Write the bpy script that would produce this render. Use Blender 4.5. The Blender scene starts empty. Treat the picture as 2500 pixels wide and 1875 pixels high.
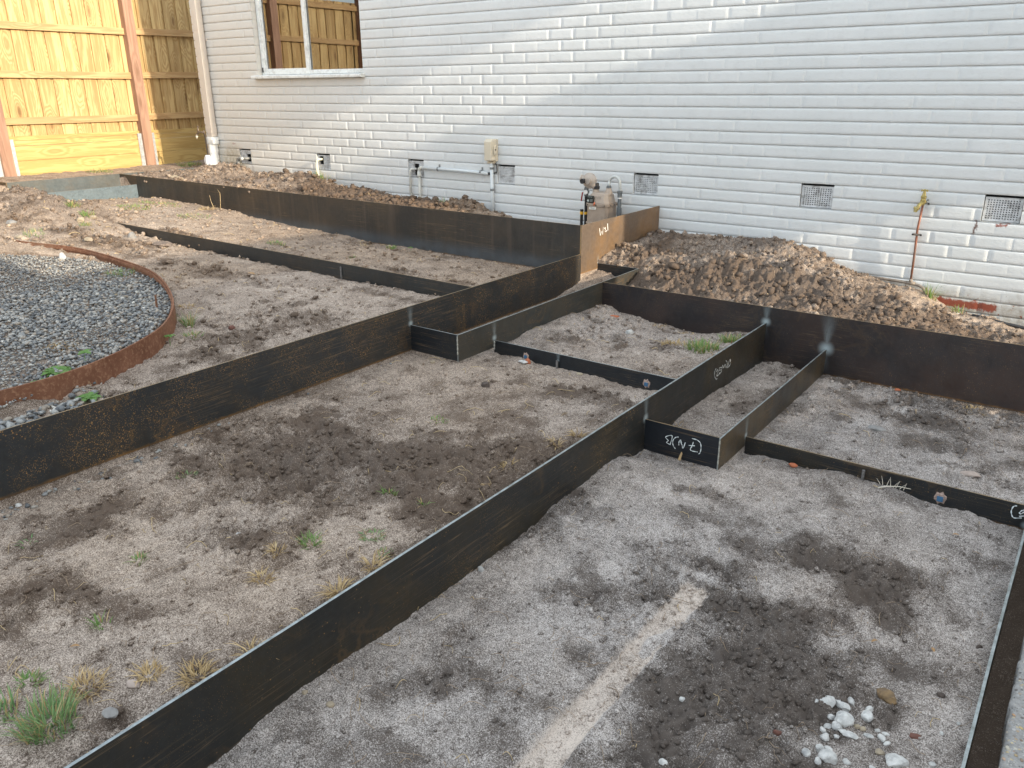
import bpy, bmesh, math, random
import numpy as np
from mathutils import Vector, Matrix
R=math.radians
scene=bpy.context.scene
C=scene.collection
# ---------------------------------------------------------------- camera, world, sun, exposure
cam=bpy.data.cameras.new('camera'); camo=bpy.data.objects.new('camera',cam); C.objects.link(camo)
cam.sensor_width=36; cam.lens=1953.7/2500*36; cam.clip_start=.05; cam.clip_end=500
yaw,pitch,roll=-.63674,.35484,-.006136
_d=Vector((math.sin(yaw)*math.cos(pitch),math.cos(yaw)*math.cos(pitch),-math.sin(pitch)))
_r=Vector((math.cos(yaw),-math.sin(yaw),0)); _u=_r.cross(_d)
_r2=_r*math.cos(roll)+_u*math.sin(roll); _u2=-_r*math.sin(roll)+_u*math.cos(roll)
camo.matrix_world=Matrix(((_r2.x,_u2.x,-_d.x,0),(_r2.y,_u2.y,-_d.y,-6.0364),(_r2.z,_u2.z,-_d.z,1.522),(0,0,0,1)))
scene.camera=camo
SUN=Vector((1,-.105,.30)).normalized()
w=bpy.data.worlds.new('World'); scene.world=w; w.use_nodes=True
nt=w.node_tree; bg=nt.nodes['Background']; sky=nt.nodes.new('ShaderNodeTexSky'); sky.sky_type='NISHITA'
sky.sun_disc=False; sky.sun_elevation=math.asin(SUN.z); sky.sun_rotation=math.atan2(SUN.x,SUN.y)
sky.air_density=1; sky.dust_density=2.5; sky.ozone_density=1
# thin broken cloud over the blue
_tc=nt.nodes.new('ShaderNodeTexCoord'); _cn=nt.nodes.new('ShaderNodeTexNoise'); _cn.inputs['Scale'].default_value=2.6; _cn.inputs['Detail'].default_value=7; _cn.inputs['Roughness'].default_value=.55
_mp=nt.nodes.new('ShaderNodeMapping'); _mp.inputs['Scale'].default_value=(1,1,2.4); nt.links.new(_tc.outputs['Generated'],_mp.inputs[0]); nt.links.new(_mp.outputs[0],_cn.inputs['Vector'])
_mr=nt.nodes.new('ShaderNodeMapRange'); _mr.inputs[1].default_value=.38; _mr.inputs[2].default_value=.62; _mr.inputs[3].default_value=.35; _mr.inputs[4].default_value=.97; nt.links.new(_cn.outputs[0],_mr.inputs[0])
_mx=nt.nodes.new('ShaderNodeMix'); _mx.data_type='RGBA'; _mx.inputs[7].default_value=(4.55,4.95,5.15,1); nt.links.new(_mr.outputs[0],_mx.inputs[0]); nt.links.new(sky.outputs[0],_mx.inputs[6])
nt.links.new(_mx.outputs[2],bg.inputs[0]); bg.inputs[1].default_value=.15
sl=bpy.data.lights.new('sun','SUN'); so=bpy.data.objects.new('sun',sl); C.objects.link(so)
sl.energy=2.35; sl.angle=R(.5); sl.color=(1,.88,.70)
so.rotation_euler=SUN.to_track_quat('Z','Y').to_euler()
vs=scene.view_settings; vs.view_transform='Standard'; vs.look='None'; vs.gamma=1; vs.exposure=1.42
# ---------------------------------------------------------------- helpers
def tag(o,label=None,cat=None,group=None,kind=None):
    if label: o['label']=label
    if cat: o['category']=cat
    if group: o['group']=group
    if kind: o['kind']=kind
    return o
def empty(name,loc,label=None,cat=None,group=None):
    o=bpy.data.objects.new(name,None); C.objects.link(o); o.location=loc; o.empty_display_size=.05
    tag(o,label,cat,group); return o
def mesh(name,V,F,mats,parent=None,fm=None,smooth=False,attrs=None):
    """V Nx3, F list or (M,4)/(M,3) array, world coordinates; parent empties only translate"""
    me=bpy.data.meshes.new(name)
    V=np.asarray(V,dtype=np.float32)
    if parent is not None:
        q=parent; off=np.zeros(3)
        while q is not None: off+=np.array(q.location); q=q.parent
        V=V-off.astype(np.float32)
        base=off
    if isinstance(F,np.ndarray):
        n=F.shape[1]; me.vertices.add(len(V)); me.vertices.foreach_set('co',V.ravel())
        me.loops.add(F.size); me.loops.foreach_set('vertex_index',F.astype(np.int32).ravel())
        me.polygons.add(len(F)); me.polygons.foreach_set('loop_start',np.arange(0,F.size,n,dtype=np.int32))
        me.update(calc_edges=True)
    else:
        me.from_pydata([tuple(map(float,v)) for v in V],[],F)
    if not isinstance(mats,(list,tuple)): mats=[mats]
    for m in mats: me.materials.append(m)
    if fm is not None: me.polygons.foreach_set('material_index',np.asarray(fm,dtype=np.int32))
    if smooth: me.polygons.foreach_set('use_smooth',np.ones(len(me.polygons),dtype=bool))
    if attrs:
        for k,a in attrs.items():
            at=me.attributes.new(k,'FLOAT','POINT'); at.data.foreach_set('value',np.asarray(a,dtype=np.float32))
    me.update()
    o=bpy.data.objects.new(name,me); C.objects.link(o)
    if parent is not None: o.parent=parent
    return o
class MB:
    def __init__(s): s.V=[]; s.F=[]; s.M=[]
    def add(s,V,F,m=0):
        n=len(s.V); s.V+= [tuple(v) for v in V]; s.F+=[tuple(n+i for i in f) for f in F]; s.M+=[m]*len(F); return s
    def box(s,x0,x1,y0,y1,z0,z1,m=0,bev=0):
        if bev:
            b=min(bev,(x1-x0)/2.1,(y1-y0)/2.1,(z1-z0)/2.1)
            bm=bmesh.new(); bmesh.ops.create_cube(bm,size=1)
            for v in bm.verts: v.co=Vector(((x0+x1)/2+v.co.x*(x1-x0),(y0+y1)/2+v.co.y*(y1-y0),(z0+z1)/2+v.co.z*(z1-z0)))
            bmesh.ops.bevel(bm,geom=bm.edges[:],offset=b,segments=2,affect='EDGES',profile=.5)
            bm.verts.index_update(); s.add([v.co[:] for v in bm.verts],[[v.index for v in f.verts] for f in bm.faces],m); bm.free(); return s
        V=[(x,y,z) for x in (x0,x1) for y in (y0,y1) for z in (z0,z1)]
        return s.add(V,[(0,1,3,2),(4,6,7,5),(0,4,5,1),(2,3,7,6),(0,2,6,4),(1,5,7,3)],m)
    def prism(s,pts,ax,a,b,m=0):
        """extrude 2-D outline pts along axis ax from a to b"""
        n=len(pts)
        def mk(p,t): return {'x':(t,p[0],p[1]),'y':(p[0],t,p[1]),'z':(p[0],p[1],t)}[ax]
        V=[mk(p,a) for p in pts]+[mk(p,b) for p in pts]
        return s.add(V,[tuple(range(n))[::-1],tuple(range(n,2*n))]+[(i,(i+1)%n,n+(i+1)%n,n+i) for i in range(n)],m)
    def tube(s,pts,r,seg=12,m=0,caps=True):
        pts=[Vector(p) for p in pts]; rs=r if isinstance(r,(list,tuple)) else [r]*len(pts)
        V=[];F=[]; up=None
        for i,p in enumerate(pts):
            t=((pts[min(i+1,len(pts)-1)]-pts[max(i-1,0)])).normalized()
            if up is None: up=Vector((0,0,1)) if abs(t.z)<.9 else Vector((1,0,0))
            u=(up-t*up.dot(t)).normalized(); up=u; v=t.cross(u)
            for k in range(seg):
                a=2*math.pi*k/seg; V.append(p+(u*math.cos(a)+v*math.sin(a))*rs[i])
        for i in range(len(pts)-1):
            for k in range(seg):
                a=i*seg+k; b=i*seg+(k+1)%seg; F.append((a,b,b+seg,a+seg))
        if caps: F.append(tuple(range(seg))[::-1]); F.append(tuple((len(pts)-1)*seg+k for k in range(seg)))
        return s.add(V,F,m)
    def lathe(s,c,ax,prof,seg=20,m=0):
        """prof: (t,r) along direction ax from centre c"""
        ax=Vector(ax).normalized(); c=Vector(c)
        return s.tube([c+ax*t for t,_ in prof],[max(r,1e-4) for _,r in prof],seg,m)
    def build(s,name,mats,parent=None,smooth=False,attrs=None):
        return mesh(name,s.V,s.F,mats,parent,s.M,smooth,attrs)
def smooth_by_angle(o,ang=35):
    me=o.data
    bm=bmesh.new(); bm.from_mesh(me)
    for f in bm.faces: f.smooth=True
    for e in bm.edges:
        if len(e.link_faces)==2 and e.calc_face_angle(0)>R(ang): e.smooth=False
    bm.to_mesh(me); bm.free(); return o
def arc(c,u,v,r,a0,a1,n=8):
    c,u,v=Vector(c),Vector(u),Vector(v)
    return [c+(u*math.cos(R(a0+(a1-a0)*i/n))+v*math.sin(R(a0+(a1-a0)*i/n)))*r for i in range(n+1)]
# ---------------------------------------------------------------- node helper
class NT:
    def __init__(s,name):
        s.m=bpy.data.materials.new(name); s.m.use_nodes=True; s.t=s.m.node_tree; s.N=s.t.nodes; s.L=s.t.links
        s.b=s.N['Principled BSDF']; s.b.inputs['Roughness'].default_value=.8
        g=s.N.new('ShaderNodeNewGeometry'); s.pos=g.outputs['Position']; s.nrm=g.outputs['Normal']; s.isl=g.outputs['Random Per Island']
        s.o=s.N.new('ShaderNodeTexCoord').outputs['Object']
    def link(s,a,b):
        if isinstance(a,(int,float)): b.default_value=a
        elif isinstance(a,tuple): b.default_value=a if len(a)!=3 or b.type=='VECTOR' else (*a,1)
        else: s.L.new(a,b)
    def scl(s,v,x,y,z,off=(0,0,0)):
        n=s.N.new('ShaderNodeMapping'); s.link(v,n.inputs[0]); n.inputs['Scale'].default_value=(x,y,z); n.inputs['Location'].default_value=off; return n.outputs[0]
    def noise(s,sc,det=4,rough=.55,v=None,dist=0):
        n=s.N.new('ShaderNodeTexNoise'); s.link(v if v is not None else s.pos,n.inputs['Vector'])
        n.inputs['Scale'].default_value=sc; n.inputs['Detail'].default_value=det; n.inputs['Roughness'].default_value=rough; n.inputs['Distortion'].default_value=dist
        return n.outputs[0]
    def vor(s,sc,v=None,feat='F1',out=0,rnd=1):
        n=s.N.new('ShaderNodeTexVoronoi'); s.link(v if v is not None else s.pos,n.inputs['Vector']); n.inputs['Scale'].default_value=sc; n.feature=feat; n.inputs['Randomness'].default_value=rnd
        return n.outputs[out]
    def ma(s,op,a,b=0,c=0,clamp=False):
        n=s.N.new('ShaderNodeMath'); n.operation=op; n.use_clamp=clamp
        for i,x in enumerate((a,b,c)): s.link(x,n.inputs[i])
        return n.outputs[0]
    def rng(s,v,a,b,c=0,d=1,sm=False):
        n=s.N.new('ShaderNodeMapRange'); n.clamp=True
        if sm: n.interpolation_type='SMOOTHSTEP'
        for i,x in enumerate((v,a,b,c,d)): s.link(x,n.inputs[i])
        return n.outputs[0]
    def mix(s,f,a,b,mode='MIX'):
        n=s.N.new('ShaderNodeMix'); n.data_type='RGBA'; n.blend_type=mode; s.link(f,n.inputs[0]); s.link(a,n.inputs[6]); s.link(b,n.inputs[7]); return n.outputs[2]
    def ramp(s,f,st):
        n=s.N.new('ShaderNodeValToRGB'); s.link(f,n.inputs[0]); e=n.color_ramp.elements
        while len(e)<len(st): e.new(.5)
        for k,(p,c) in zip(e,st): k.position=p; k.color=(*c,1)
        return n.outputs[0]
    def bump(s,h,st=.5,d=.01,prev=None):
        n=s.N.new('ShaderNodeBump'); s.link(h,n.inputs['Height']); n.inputs['Strength'].default_value=st; n.inputs['Distance'].default_value=d
        if prev is not None: s.link(prev,n.inputs['Normal'])
        return n.outputs[0]
    def attr(s,nm):
        n=s.N.new('ShaderNodeAttribute'); n.attribute_name=nm; return n.outputs['Fac']
    def sep(s,v):
        n=s.N.new('ShaderNodeSeparateXYZ'); s.link(v,n.inputs[0]); return n.outputs
    def vdist(s,v,p):
        n=s.N.new('ShaderNodeVectorMath'); n.operation='DISTANCE'; s.link(v,n.inputs[0]); n.inputs[1].default_value=p; return n.outputs['Value']
    def out(s,col=None,rough=None,nrm=None,metal=None,spec=None):
        if col is not None: s.link(col,s.b.inputs['Base Color'])
        if rough is not None: s.link(rough,s.b.inputs['Roughness'])
        if nrm is not None: s.link(nrm,s.b.inputs['Normal'])
        if metal is not None: s.link(metal,s.b.inputs['Metallic'])
        if spec is not None: s.link(spec,s.b.inputs['Specular IOR Level'])
        return s.m
def plain(name,col,rough=.6,metal=0,var=.12,sc=30,bump=.15,bs=120,dirt=None):
    n=NT(name); a=n.noise(sc,5,.6); c=n.mix(n.rng(a,.3,.7),tuple(x*(1-var) for x in col),tuple(min(1,x*(1+var)) for x in col))
    if dirt: c=n.mix(n.rng(n.noise(sc*.6,6,.7),.48,.68,0,.8),c,dirt)
    return n.out(c,n.rng(n.noise(sc*2,3),.3,.7,max(.05,rough-.1),min(1,rough+.1)),n.bump(n.noise(bs,4),bump,.003),metal)
def soil_mat():
    n=NT('soil'); tone=n.attr('tone'); gray=n.attr('gray')
    p=n.pos
    fine=n.noise(300,3,.7); med=n.noise(60,6,.7); big=n.noise(7,5,.6); cr=n.noise(190,4,.7)
    light=n.mix(gray,(.60,.475,.37),(.60,.545,.51)); dark=n.mix(gray,(.125,.088,.064),(.105,.087,.076))
    f=n.ma('ADD',n.ma('MULTIPLY',n.ma('SUBTRACT',med,.5),1.1),n.ma('MULTIPLY',n.ma('SUBTRACT',big,.5),.9))
    f=n.ma('ADD',f,n.ma('MULTIPLY',n.ma('SUBTRACT',fine,.5),3.4))
    f=n.ma('ADD',f,n.ma('MULTIPLY',n.ma('SUBTRACT',cr,.5),1.6))
    f=n.ma('ADD',f,tone)
    c=n.mix(n.rng(f,.04,1.06),dark,light)
    c=n.mix(n.rng(n.noise(22,7,.78,None,.4),.54,.66,0,.42),c,dark)
    # small pale quartz grains and dark crumbs
    g=n.vor(260); col=n.vor(260,out=1); r=n.sep(col)[0]
    c=n.mix(n.ma('MULTIPLY',n.rng(g,.22,.12),n.rng(r,.86,.92)),c,(.52,.50,.48))
    c=n.mix(n.ma('MULTIPLY',n.rng(g,.3,.2),n.rng(r,.16,.08)),c,(.035,.028,.024))
    h=n.ma('ADD',n.ma('MULTIPLY',med,.7),n.ma('MULTIPLY',fine,.35)); h=n.ma('ADD',h,n.ma('MULTIPLY',cr,.5))
    return n.out(c,.95,n.bump(h,.75,.006),spec=.1)
def steel_mat(name,base=(.020,.022,.026),brown=(.060,.040,.024),brownamt=.5,rust=.5,spots=(),rough=.46,light=None,warm=None,drips=0.,edgez=None,seed=0):
    n=NT(name); v=n.scl(n.pos,1,1,1,(seed*3.1,seed*1.7,seed*.9))
    big=n.noise(3.2,5,.6,v); big2=n.noise(9,6,.65,v)
    c=n.mix(n.rng(big,.38,.66,0,brownamt,True),base,brown)
    c=n.mix(n.rng(n.noise(40,5,.6,v),.4,.75,0,.35),c,tuple(x*2.1 for x in base))
    # water-stain edges
    st=n.noise(4.5,6,.62,v,.6); band=n.rng(n.ma('ABSOLUTE',n.ma('SUBTRACT',st,.56)),.0,.035,1,0)
    pat=n.rng(n.noise(1.7,2,.5,v),.5,.62)
    c=n.mix(n.ma('MULTIPLY',n.ma('MULTIPLY',band,pat),.55*min(1,rust*1.3)),c,(.15,.088,.036))
    fill=n.ma('MULTIPLY',n.rng(st,.60,.68),pat)
    c=n.mix(n.ma('MULTIPLY',fill,.5*min(1,rust*1.3)),c,(.12,.07,.03))
    # rust freckles
    sp=n.vor(95,v); sc=n.sep(n.vor(95,v,out=1)); mask=n.rng(big2,.46,.62)
    fk=n.ma('MULTIPLY',n.ma('MULTIPLY',n.rng(sp,.30,.14),n.rng(sc[0],.80-.35*rust,.9-.3*rust)),mask)
    sp2=n.vor(230,v); sc2=n.sep(n.vor(230,v,out=1))
    fk2=n.ma('MULTIPLY',n.ma('MULTIPLY',n.rng(sp2,.34,.18),n.rng(sc2[0],.9-.3*rust,.95-.2*rust)),n.rng(big2,.4,.55))
    rc=n.mix(n.noise(30,2,.5,v),(.33,.16,.045),(.50,.30,.10))
    c=n.mix(n.ma('MULTIPLY',n.ma('MAXIMUM',fk,fk2),min(1,rust*1.1)),c,rc)
    # long scratches from handling
    for k,(sx,sz) in enumerate(((.35,26),(.6,45))):
        vv=n.scl(n.pos,sx,sx,sz,(seed+k*5,seed,k*3.3+seed)); s1=n.noise(2.2,2,.5,vv)
        l=n.rng(n.ma('ABSOLUTE',n.ma('SUBTRACT',s1,.5)),0,.012,1,0)
        c=n.mix(n.ma('MULTIPLY',n.ma('MULTIPLY',l,n.rng(n.noise(1.3+k,2,.5,v),.5,.6)),.55),c,(.22,.15,.085))
    if drips:
        vv=n.scl(n.pos,22,22,.9,(seed,seed,0)); d=n.rng(n.noise(1,3,.6,vv),.5,.75)
        c=n.mix(n.ma('MULTIPLY',d,drips),c,(.12,.09,.07))
    if warm: c=n.mix(n.rng(n.noise(6,5,.7,v),.3,.7,.35,.95),c,warm)
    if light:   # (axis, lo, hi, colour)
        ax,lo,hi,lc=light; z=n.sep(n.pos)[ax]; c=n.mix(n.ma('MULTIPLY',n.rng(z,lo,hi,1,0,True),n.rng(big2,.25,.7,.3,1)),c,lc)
    if edgez is not None:
        z=n.sep(n.pos)[2]; e=n.rng(n.ma('ADD',z,n.ma('MULTIPLY',n.noise(25,4,.6,v),.02)),edgez+.006,edgez+.022,1,0)
        c=n.mix(n.ma('MULTIPLY',e,n.rng(n.noise(12,4,.6,v),.3,.6,.2,.9)),c,(.26,.13,.035))
    rg=n.rng(big2,.3,.7,rough-.09,rough+.12)
    for (x,y,z,r,dx,dz) in spots:
        # pale heat halo left by welding, fanning out from the joint
        vv=n.scl(n.pos,1,1,1,(-x,-y,-z)); q=n.sep(vv)
        lat=n.ma('ADD',n.ma('ABSOLUTE',q[0]),n.ma('ABSOLUTE',q[1]))
        u=n.ma('ABSOLUTE',n.ma('SUBTRACT',lat,n.ma('MULTIPLY',q[2],dx)))
        wdt=n.ma('ADD',.010,n.ma('MULTIPLY',n.ma('ABSOLUTE',q[2]),.24))
        a=n.rng(n.ma('DIVIDE',u,wdt),0,1.3,1,0,True)
        b=n.rng(n.ma('ABSOLUTE',n.ma('SUBTRACT',q[2],dz)),0,r,1,0,True)
        hh=n.ma('MULTIPLY',n.ma('MULTIPLY',a,b),n.rng(n.noise(60,3,.6,n.scl(n.pos,3,3,.5)),.3,.6,.55,1))
        core=n.rng(n.vdist(n.pos,(x,y,z)),0,r*.26,.95,0,True)
        hh=n.ma('MAXIMUM',n.ma('MULTIPLY',hh,.42),core)
        c=n.mix(hh,c,(.34,.40,.42))
    return n.out(c,rg,n.bump(n.ma('ADD',n.noise(160,4,.6,v),n.ma('MULTIPLY',n.ma('MAXIMUM',fk,fk2),.6)),.22,.0015),metal=.15,spec=.5)
def wood_mat(name,light,dark,axis,knots=1.,warmth=.5,rough=.75):
    n=NT(name)
    rnd=n.isl; sc={'z':(13,13,.9),'y':(13,.9,13),'x':(.9,13,13)}[axis]
    cmb=n.N.new('ShaderNodeVectorMath'); cmb.operation='ADD'; n.link(n.pos,cmb.inputs[0])
    cc=n.N.new('ShaderNodeCombineXYZ')
    for i in range(3): n.link(n.ma('MULTIPLY',rnd,17.3+9*i),cc.inputs[i])
    n.link(cc.outputs[0],cmb.inputs[1]); v=cmb.outputs[0]
    vs_=n.scl(v,*sc)
    warpn=n.noise(1.2,3,.5,n.scl(v,*(x*.35 for x in sc)))
    # knots pull the rings around them
    kv=n.scl(v,*{'z':(7,7,2.2),'y':(7,2.2,7),'x':(2.2,7,7)}[axis])
    kd=n.vor(1,kv); kr=n.sep(n.vor(1,kv,out=1))[0]; kn=n.ma('MULTIPLY',n.rng(kd,.55,.0),n.rng(kr,.45,.5))
    g=n.ma('ADD',n.noise(1,5,.6,vs_),n.ma('MULTIPLY',warpn,.9)); g=n.ma('ADD',g,n.ma('MULTIPLY',kn,1.4*knots))
    rings=n.ma('ADD',.5,n.ma('MULTIPLY',.5,n.ma('SINE',n.ma('MULTIPLY',g,26))))
    c=n.mix(n.rng(rings,.0,1,.0,.75),light,dark)
    c=n.mix(n.rng(n.noise(2,4,.6,n.scl(v,*(x*.5 for x in sc))),.45,.75,0,.65),c,tuple(x*.72 for x in dark))
    c=n.mix(n.ma('MULTIPLY',n.rng(kd,.16,.07),n.rng(kr,.5,.55)),c,(.16,.07,.025))
    c=n.mix(n.ma('MULTIPLY',n.rng(kd,.34,.12,0,.55),n.rng(kr,.5,.55)),c,tuple(x*.55 for x in dark))
    c=n.mix(n.rng(rnd,0,1,0,.28),c,tuple(x*.62 for x in dark))
    return n.out(c,rough,n.bump(n.ma('ADD',rings,n.noise(3,3,.6,vs_)),.25,.004))

# ---------------------------------------------------------------- terrain
XA,XC,XB,XD,XP=-2.957,-2.62,-1.503,-1.143,-0.014
YW,YR,YI,YG,YH,YF,YBX=-1.207,-1.474,-2.683,-2.66,-2.995,-2.97,-0.97
YN=-2.421
_rs=np.random.RandomState(7)
_T=_rs.rand(256,256).astype(np.float32)
def vnoise(x,y,o=0):
    x=x+o*37.17; y=y+o*91.73
    xi=np.floor(x).astype(np.int64); yi=np.floor(y).astype(np.int64)
    fx=x-xi; fy=y-yi; fx=fx*fx*(3-2*fx); fy=fy*fy*(3-2*fy)
    a=_T[xi&255,yi&255]; b=_T[(xi+1)&255,yi&255]; c=_T[xi&255,(yi+1)&255]; d=_T[(xi+1)&255,(yi+1)&255]
    return (a*(1-fx)+b*fx)*(1-fy)+(c*(1-fx)+d*fx)*fy
def fbm(x,y,n=4,o=0,g=.5):
    s=0;a=1;t=0
    for i in range(n):
        s=s+a*(vnoise(x,y,o+i)-.5)*2; t+=a; a*=g; x=x*2.03+y*.31; y=y*2.03-x*.15
    return s/t
def warp(x,y):
    """grid (x,y unwarped) -> world y ; left of plate A the long plates run very slightly askew"""
    d=np.maximum(0,XA-x)*.0216
    f=np.interp(y,[-3.3,-2.42,-1.2,-.15],[0,1,1,0])
    return y+d*f
def unwarp(x,yw):
    y=np.array(yw,dtype=float)
    for _ in range(4): y=yw-(warp(x,y)-y)
    return y
CP={
1:[(-1.5,-5.27,-.03),(-1.5,-5.02,0),(-1.5,-4.4,-.02),(-1.5,-3.94,-.018),(-1.5,-3.67,.008),(-1.5,-3.31,.025),(-1.5,-3.0,-.038),(-1.33,-3,-.05),(-1.15,-3,-.035),(-1.14,-2.69,-.08),(-1.02,-2.69,-.063),(-.88,-2.69,-.076),(-.7,-2.69,-.049),(-.56,-2.69,-.059),(-.31,-2.69,-.085),(-.04,-2.69,-.095),(-.02,-3.2,-.085),(-.02,-3.8,-.05),(-.02,-4.4,-.04),(-.02,-5,-.04),(-.8,-3.3,-.04),(-.9,-4,-.045),(-.5,-3.6,-.055),(-.6,-4.5,-.03),(-1,-5,-.02),(-.3,-4.1,-.06),(-1.5,-6.5,-.02),(-.3,-6.5,-.03)],
2:[(-1.5,-2.9,-.03),(-1.5,-2.52,0),(-1.5,-2.26,0),(-1.5,-1.97,-.015),(-1.5,-1.66,-.027),(-1.48,-1.5,-.035),(-1.4,-1.48,-.012),(-1.27,-1.48,-.035),(-1.15,-2.9,-.035),(-1.15,-2.2,-.02),(-1.15,-1.5,-.04)],
3:[(-1.14,-2.56,-.047),(-1.14,-2.28,-.042),(-1.14,-1.5,-.042),(-.72,-1.49,-.05),(-.15,-1.49,-.055),(-.6,-2.1,-.03),(-.1,-2.1,-.035),(-.6,-2.6,-.04),(-.05,-2.6,-.04),(1,-2,-.04)],
4:[(-2.62,-2.53,.158),(-2.62,-2.31,.179),(-2.62,-1.95,.179),(-2.6,-1.55,.16),(-2.57,-1.48,.157),(-2.46,-1.48,.113),(-2.33,-1.48,.108),(-2.22,-1.48,.085),(-1.96,-1.48,.07),(-1.52,-1.5,.13),(-2.1,-2,.135),(-1.8,-1.8,.13),(-1.52,-2.0,.165),(-1.52,-2.6,.15),(-2,-2.64,.15),(-2.5,-2.64,.155),(-1.6,-2.3,.16)],
5:[(-2.95,-5.5,.13),(-2.95,-4.46,.14),(-2.95,-3.58,.145),(-2.95,-3.0,.15),(-2.7,-2.98,.155),(-2.62,-2.7,.15),(-2.59,-2.67,.12),(-2.41,-2.67,.14),(-2.31,-2.67,.12),(-2.0,-2.67,.125),(-1.75,-2.67,.112),(-1.52,-2.7,.13),(-1.53,-3.2,.14),(-1.53,-4,.145),(-1.53,-5,.14),(-1.53,-6,.14),(-2.2,-3.3,.15),(-2.2,-4.2,.145),(-2.2,-5.2,.14),(-2.9,-6.5,.13)],
6:[(-2.9,-2.9,.12),(-2.7,-2.0,.13),(-2.9,-1.7,.14),(-2.8,-1.3,.18),(-2.7,-1.25,.17),(-2.9,-1.1,.24),(-2.75,-1.0,.22),(-2.9,-.99,.26)],
7:[(-2.83,-.02,.40),(-2.9,-.6,.38),(-2.65,-.1,.42),(-2.5,-.25,.40),(-2.2,-.25,.46),(-1.95,-.25,.48),(-1.82,-.25,.465),(-1.7,-.25,.42),(-1.58,-.25,.385),(-1.38,-.22,.30),(-1.28,-.2,.27),(-2.2,-.02,.40),(-1.8,-.02,.40),(-1.4,-.02,.25),(-1.1,-.02,.187),(-.61,-.02,.072),(-.3,-.02,.03),(0.3,-.02,0),
   (-2.55,-.7,.36),(-2.58,-1.2,.20),(-2.4,-1.0,.30),(-2.0,-.7,.42),(-1.7,-.65,.40),(-2.2,-1.44,.20),(-1.8,-1.44,.19),(-1.4,-1.44,.2),(-1.0,-1.44,.19),(-1.9,-1.05,.29),(-1.45,-1.0,.27),(-1.05,-.8,.21),(-.7,-1.0,.14),(-.72,-1.44,.16),(-.5,-.6,.03),(-.35,-1.44,.08),(-.1,-.6,.02),(-.05,-1.2,.04),(.6,-1,0)],
8:[(-3.0,-2.44,.33),(-3.5,-2.44,.325),(-4.1,-2.44,.305),(-4.4,-2.44,.318),(-5.2,-2.44,.312),(-5.9,-2.44,.312),(-6.3,-2.44,.32),(-6.64,-2.44,.35),(-7.1,-2.44,.415),(-7.5,-2.5,.50),(-8.0,-2.6,.59),(-8.5,-2.6,.63),(-9.2,-2.7,.55),(-8.6,-3.2,.40),(-7.8,-3.1,.43),(-7.0,-2.9,.44),(-6.4,-2.85,.38),(-6,-2.95,.36),(-5.2,-3.05,.34),(-4.6,-3.2,.33),(-3.9,-3.5,.31),(-3.4,-4.0,.31),(-3.2,-4.6,.31),(-3.0,-3,.31),(-3.0,-4,.31),(-3.0,-5,.31),(-3.2,-5.6,.33),(-4.5,-4.5,.34),(-6,-4.5,.34),(-8,-4.2,.34),(-5,-6,.34),(-4,-2.8,.33),(-5,-2.7,.33),(-9,-5.5,.34)],
9:[(-8.92,-1.22,.37),(-8.4,-1.22,.405),(-8.1,-1.22,.39),(-7.7,-1.22,.38),(-7.2,-1.22,.38),(-6.8,-1.22,.33),(-6.3,-1.22,.32),(-6.1,-1.22,.295),(-5.7,-1.22,.295),(-5.0,-1.22,.255),(-4.2,-1.22,.25),(-3.5,-1.22,.25),(-3.0,-1.22,.24),(-3.0,-2.4,.33),(-4,-2.4,.34),(-5,-2.4,.34),(-6,-2.4,.36),(-7,-2.4,.40),(-7.4,-2.4,.47),(-8.0,-2.4,.54),(-8.8,-2.3,.42),(-8.7,-1.8,.40),(-8,-1.9,.44),(-7,-1.8,.42),(-6,-1.8,.38),(-5,-1.8,.33),(-4,-1.7,.32),(-3.4,-1.8,.31)],
10:[(-9.1,-.1,.48),(-8.85,-.2,.64),(-8.5,-.25,.70),(-8.15,-.3,.68),(-7.75,-.3,.62),(-7.4,-.35,.62),(-7.1,-.4,.68),(-6.9,-.4,.67),(-6.6,-.4,.61),(-6.2,-.3,.57),(-5.9,-.2,.53),(-5.55,-.1,.50),(-5.3,-.12,.505),(-5.15,-.12,.45),(-4.95,-.15,.54),(-4.8,-.15,.55),(-4.65,-.12,.45),(-4.3,-.06,.36),(-4.15,-.02,.34),(-3.9,-.02,.28),(-3.4,-.05,.25),(-3.0,-.1,.25),(-8.1,-.02,.52),(-7.1,-.02,.50),(-6.5,-.02,.47),(-5.9,-.02,.46),(-5.2,-.02,.43),(-4.65,-.02,.40),
    (-8.6,-1.1,.56),(-7.6,-1.1,.56),(-6.6,-1.1,.54),(-5.5,-1.1,.50),(-4.4,-1.1,.42),(-3.4,-1.1,.3),(-8.4,-.8,.64),(-7.8,-.75,.60),(-7.0,-.8,.64),(-6.2,-.7,.56),(-5.2,-.6,.52),(-4.4,-.6,.42),(-3.5,-.6,.3)],
11:[(-9.5,-1,.58),(-10.2,0,.60),(-10.2,-2,.60),(-9.6,-3,.58),(-10.2,1,.62),(-9.3,.6,.6),(-9.3,0,.58)],
12:[(-9.1,-1,.42),(-9.1,-3,.42)],
}
def region(x,y):
    r=np.full(np.shape(x),1)
    r[(x<XP+9)&(y>YR)]=7
    r[(x>XD)&(y>YI)&(y<=YR)]=3
    r[(x<=XD)&(x>XB)&(y>YH)&(y<=YR)]=2
    r[(x<=XB)&(y<=YG)]=5
    r[(x<=XB)&(x>XC)&(y>YG)&(y<=YR)]=4
    r[(x<=XC)&(y>YF)&(y<=YBX)]=6
    r[(x<=XA)]=8
    r[(x<=XA)&(y>YN)]=9
    r[(x<=XA)&(y>YW)]=10
    r[(x<=-8.96)&(y<=YW)]=12
    r[(x<=-9.43)|((x<=-9.21)&(y>YW))]=11
    return r
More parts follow.
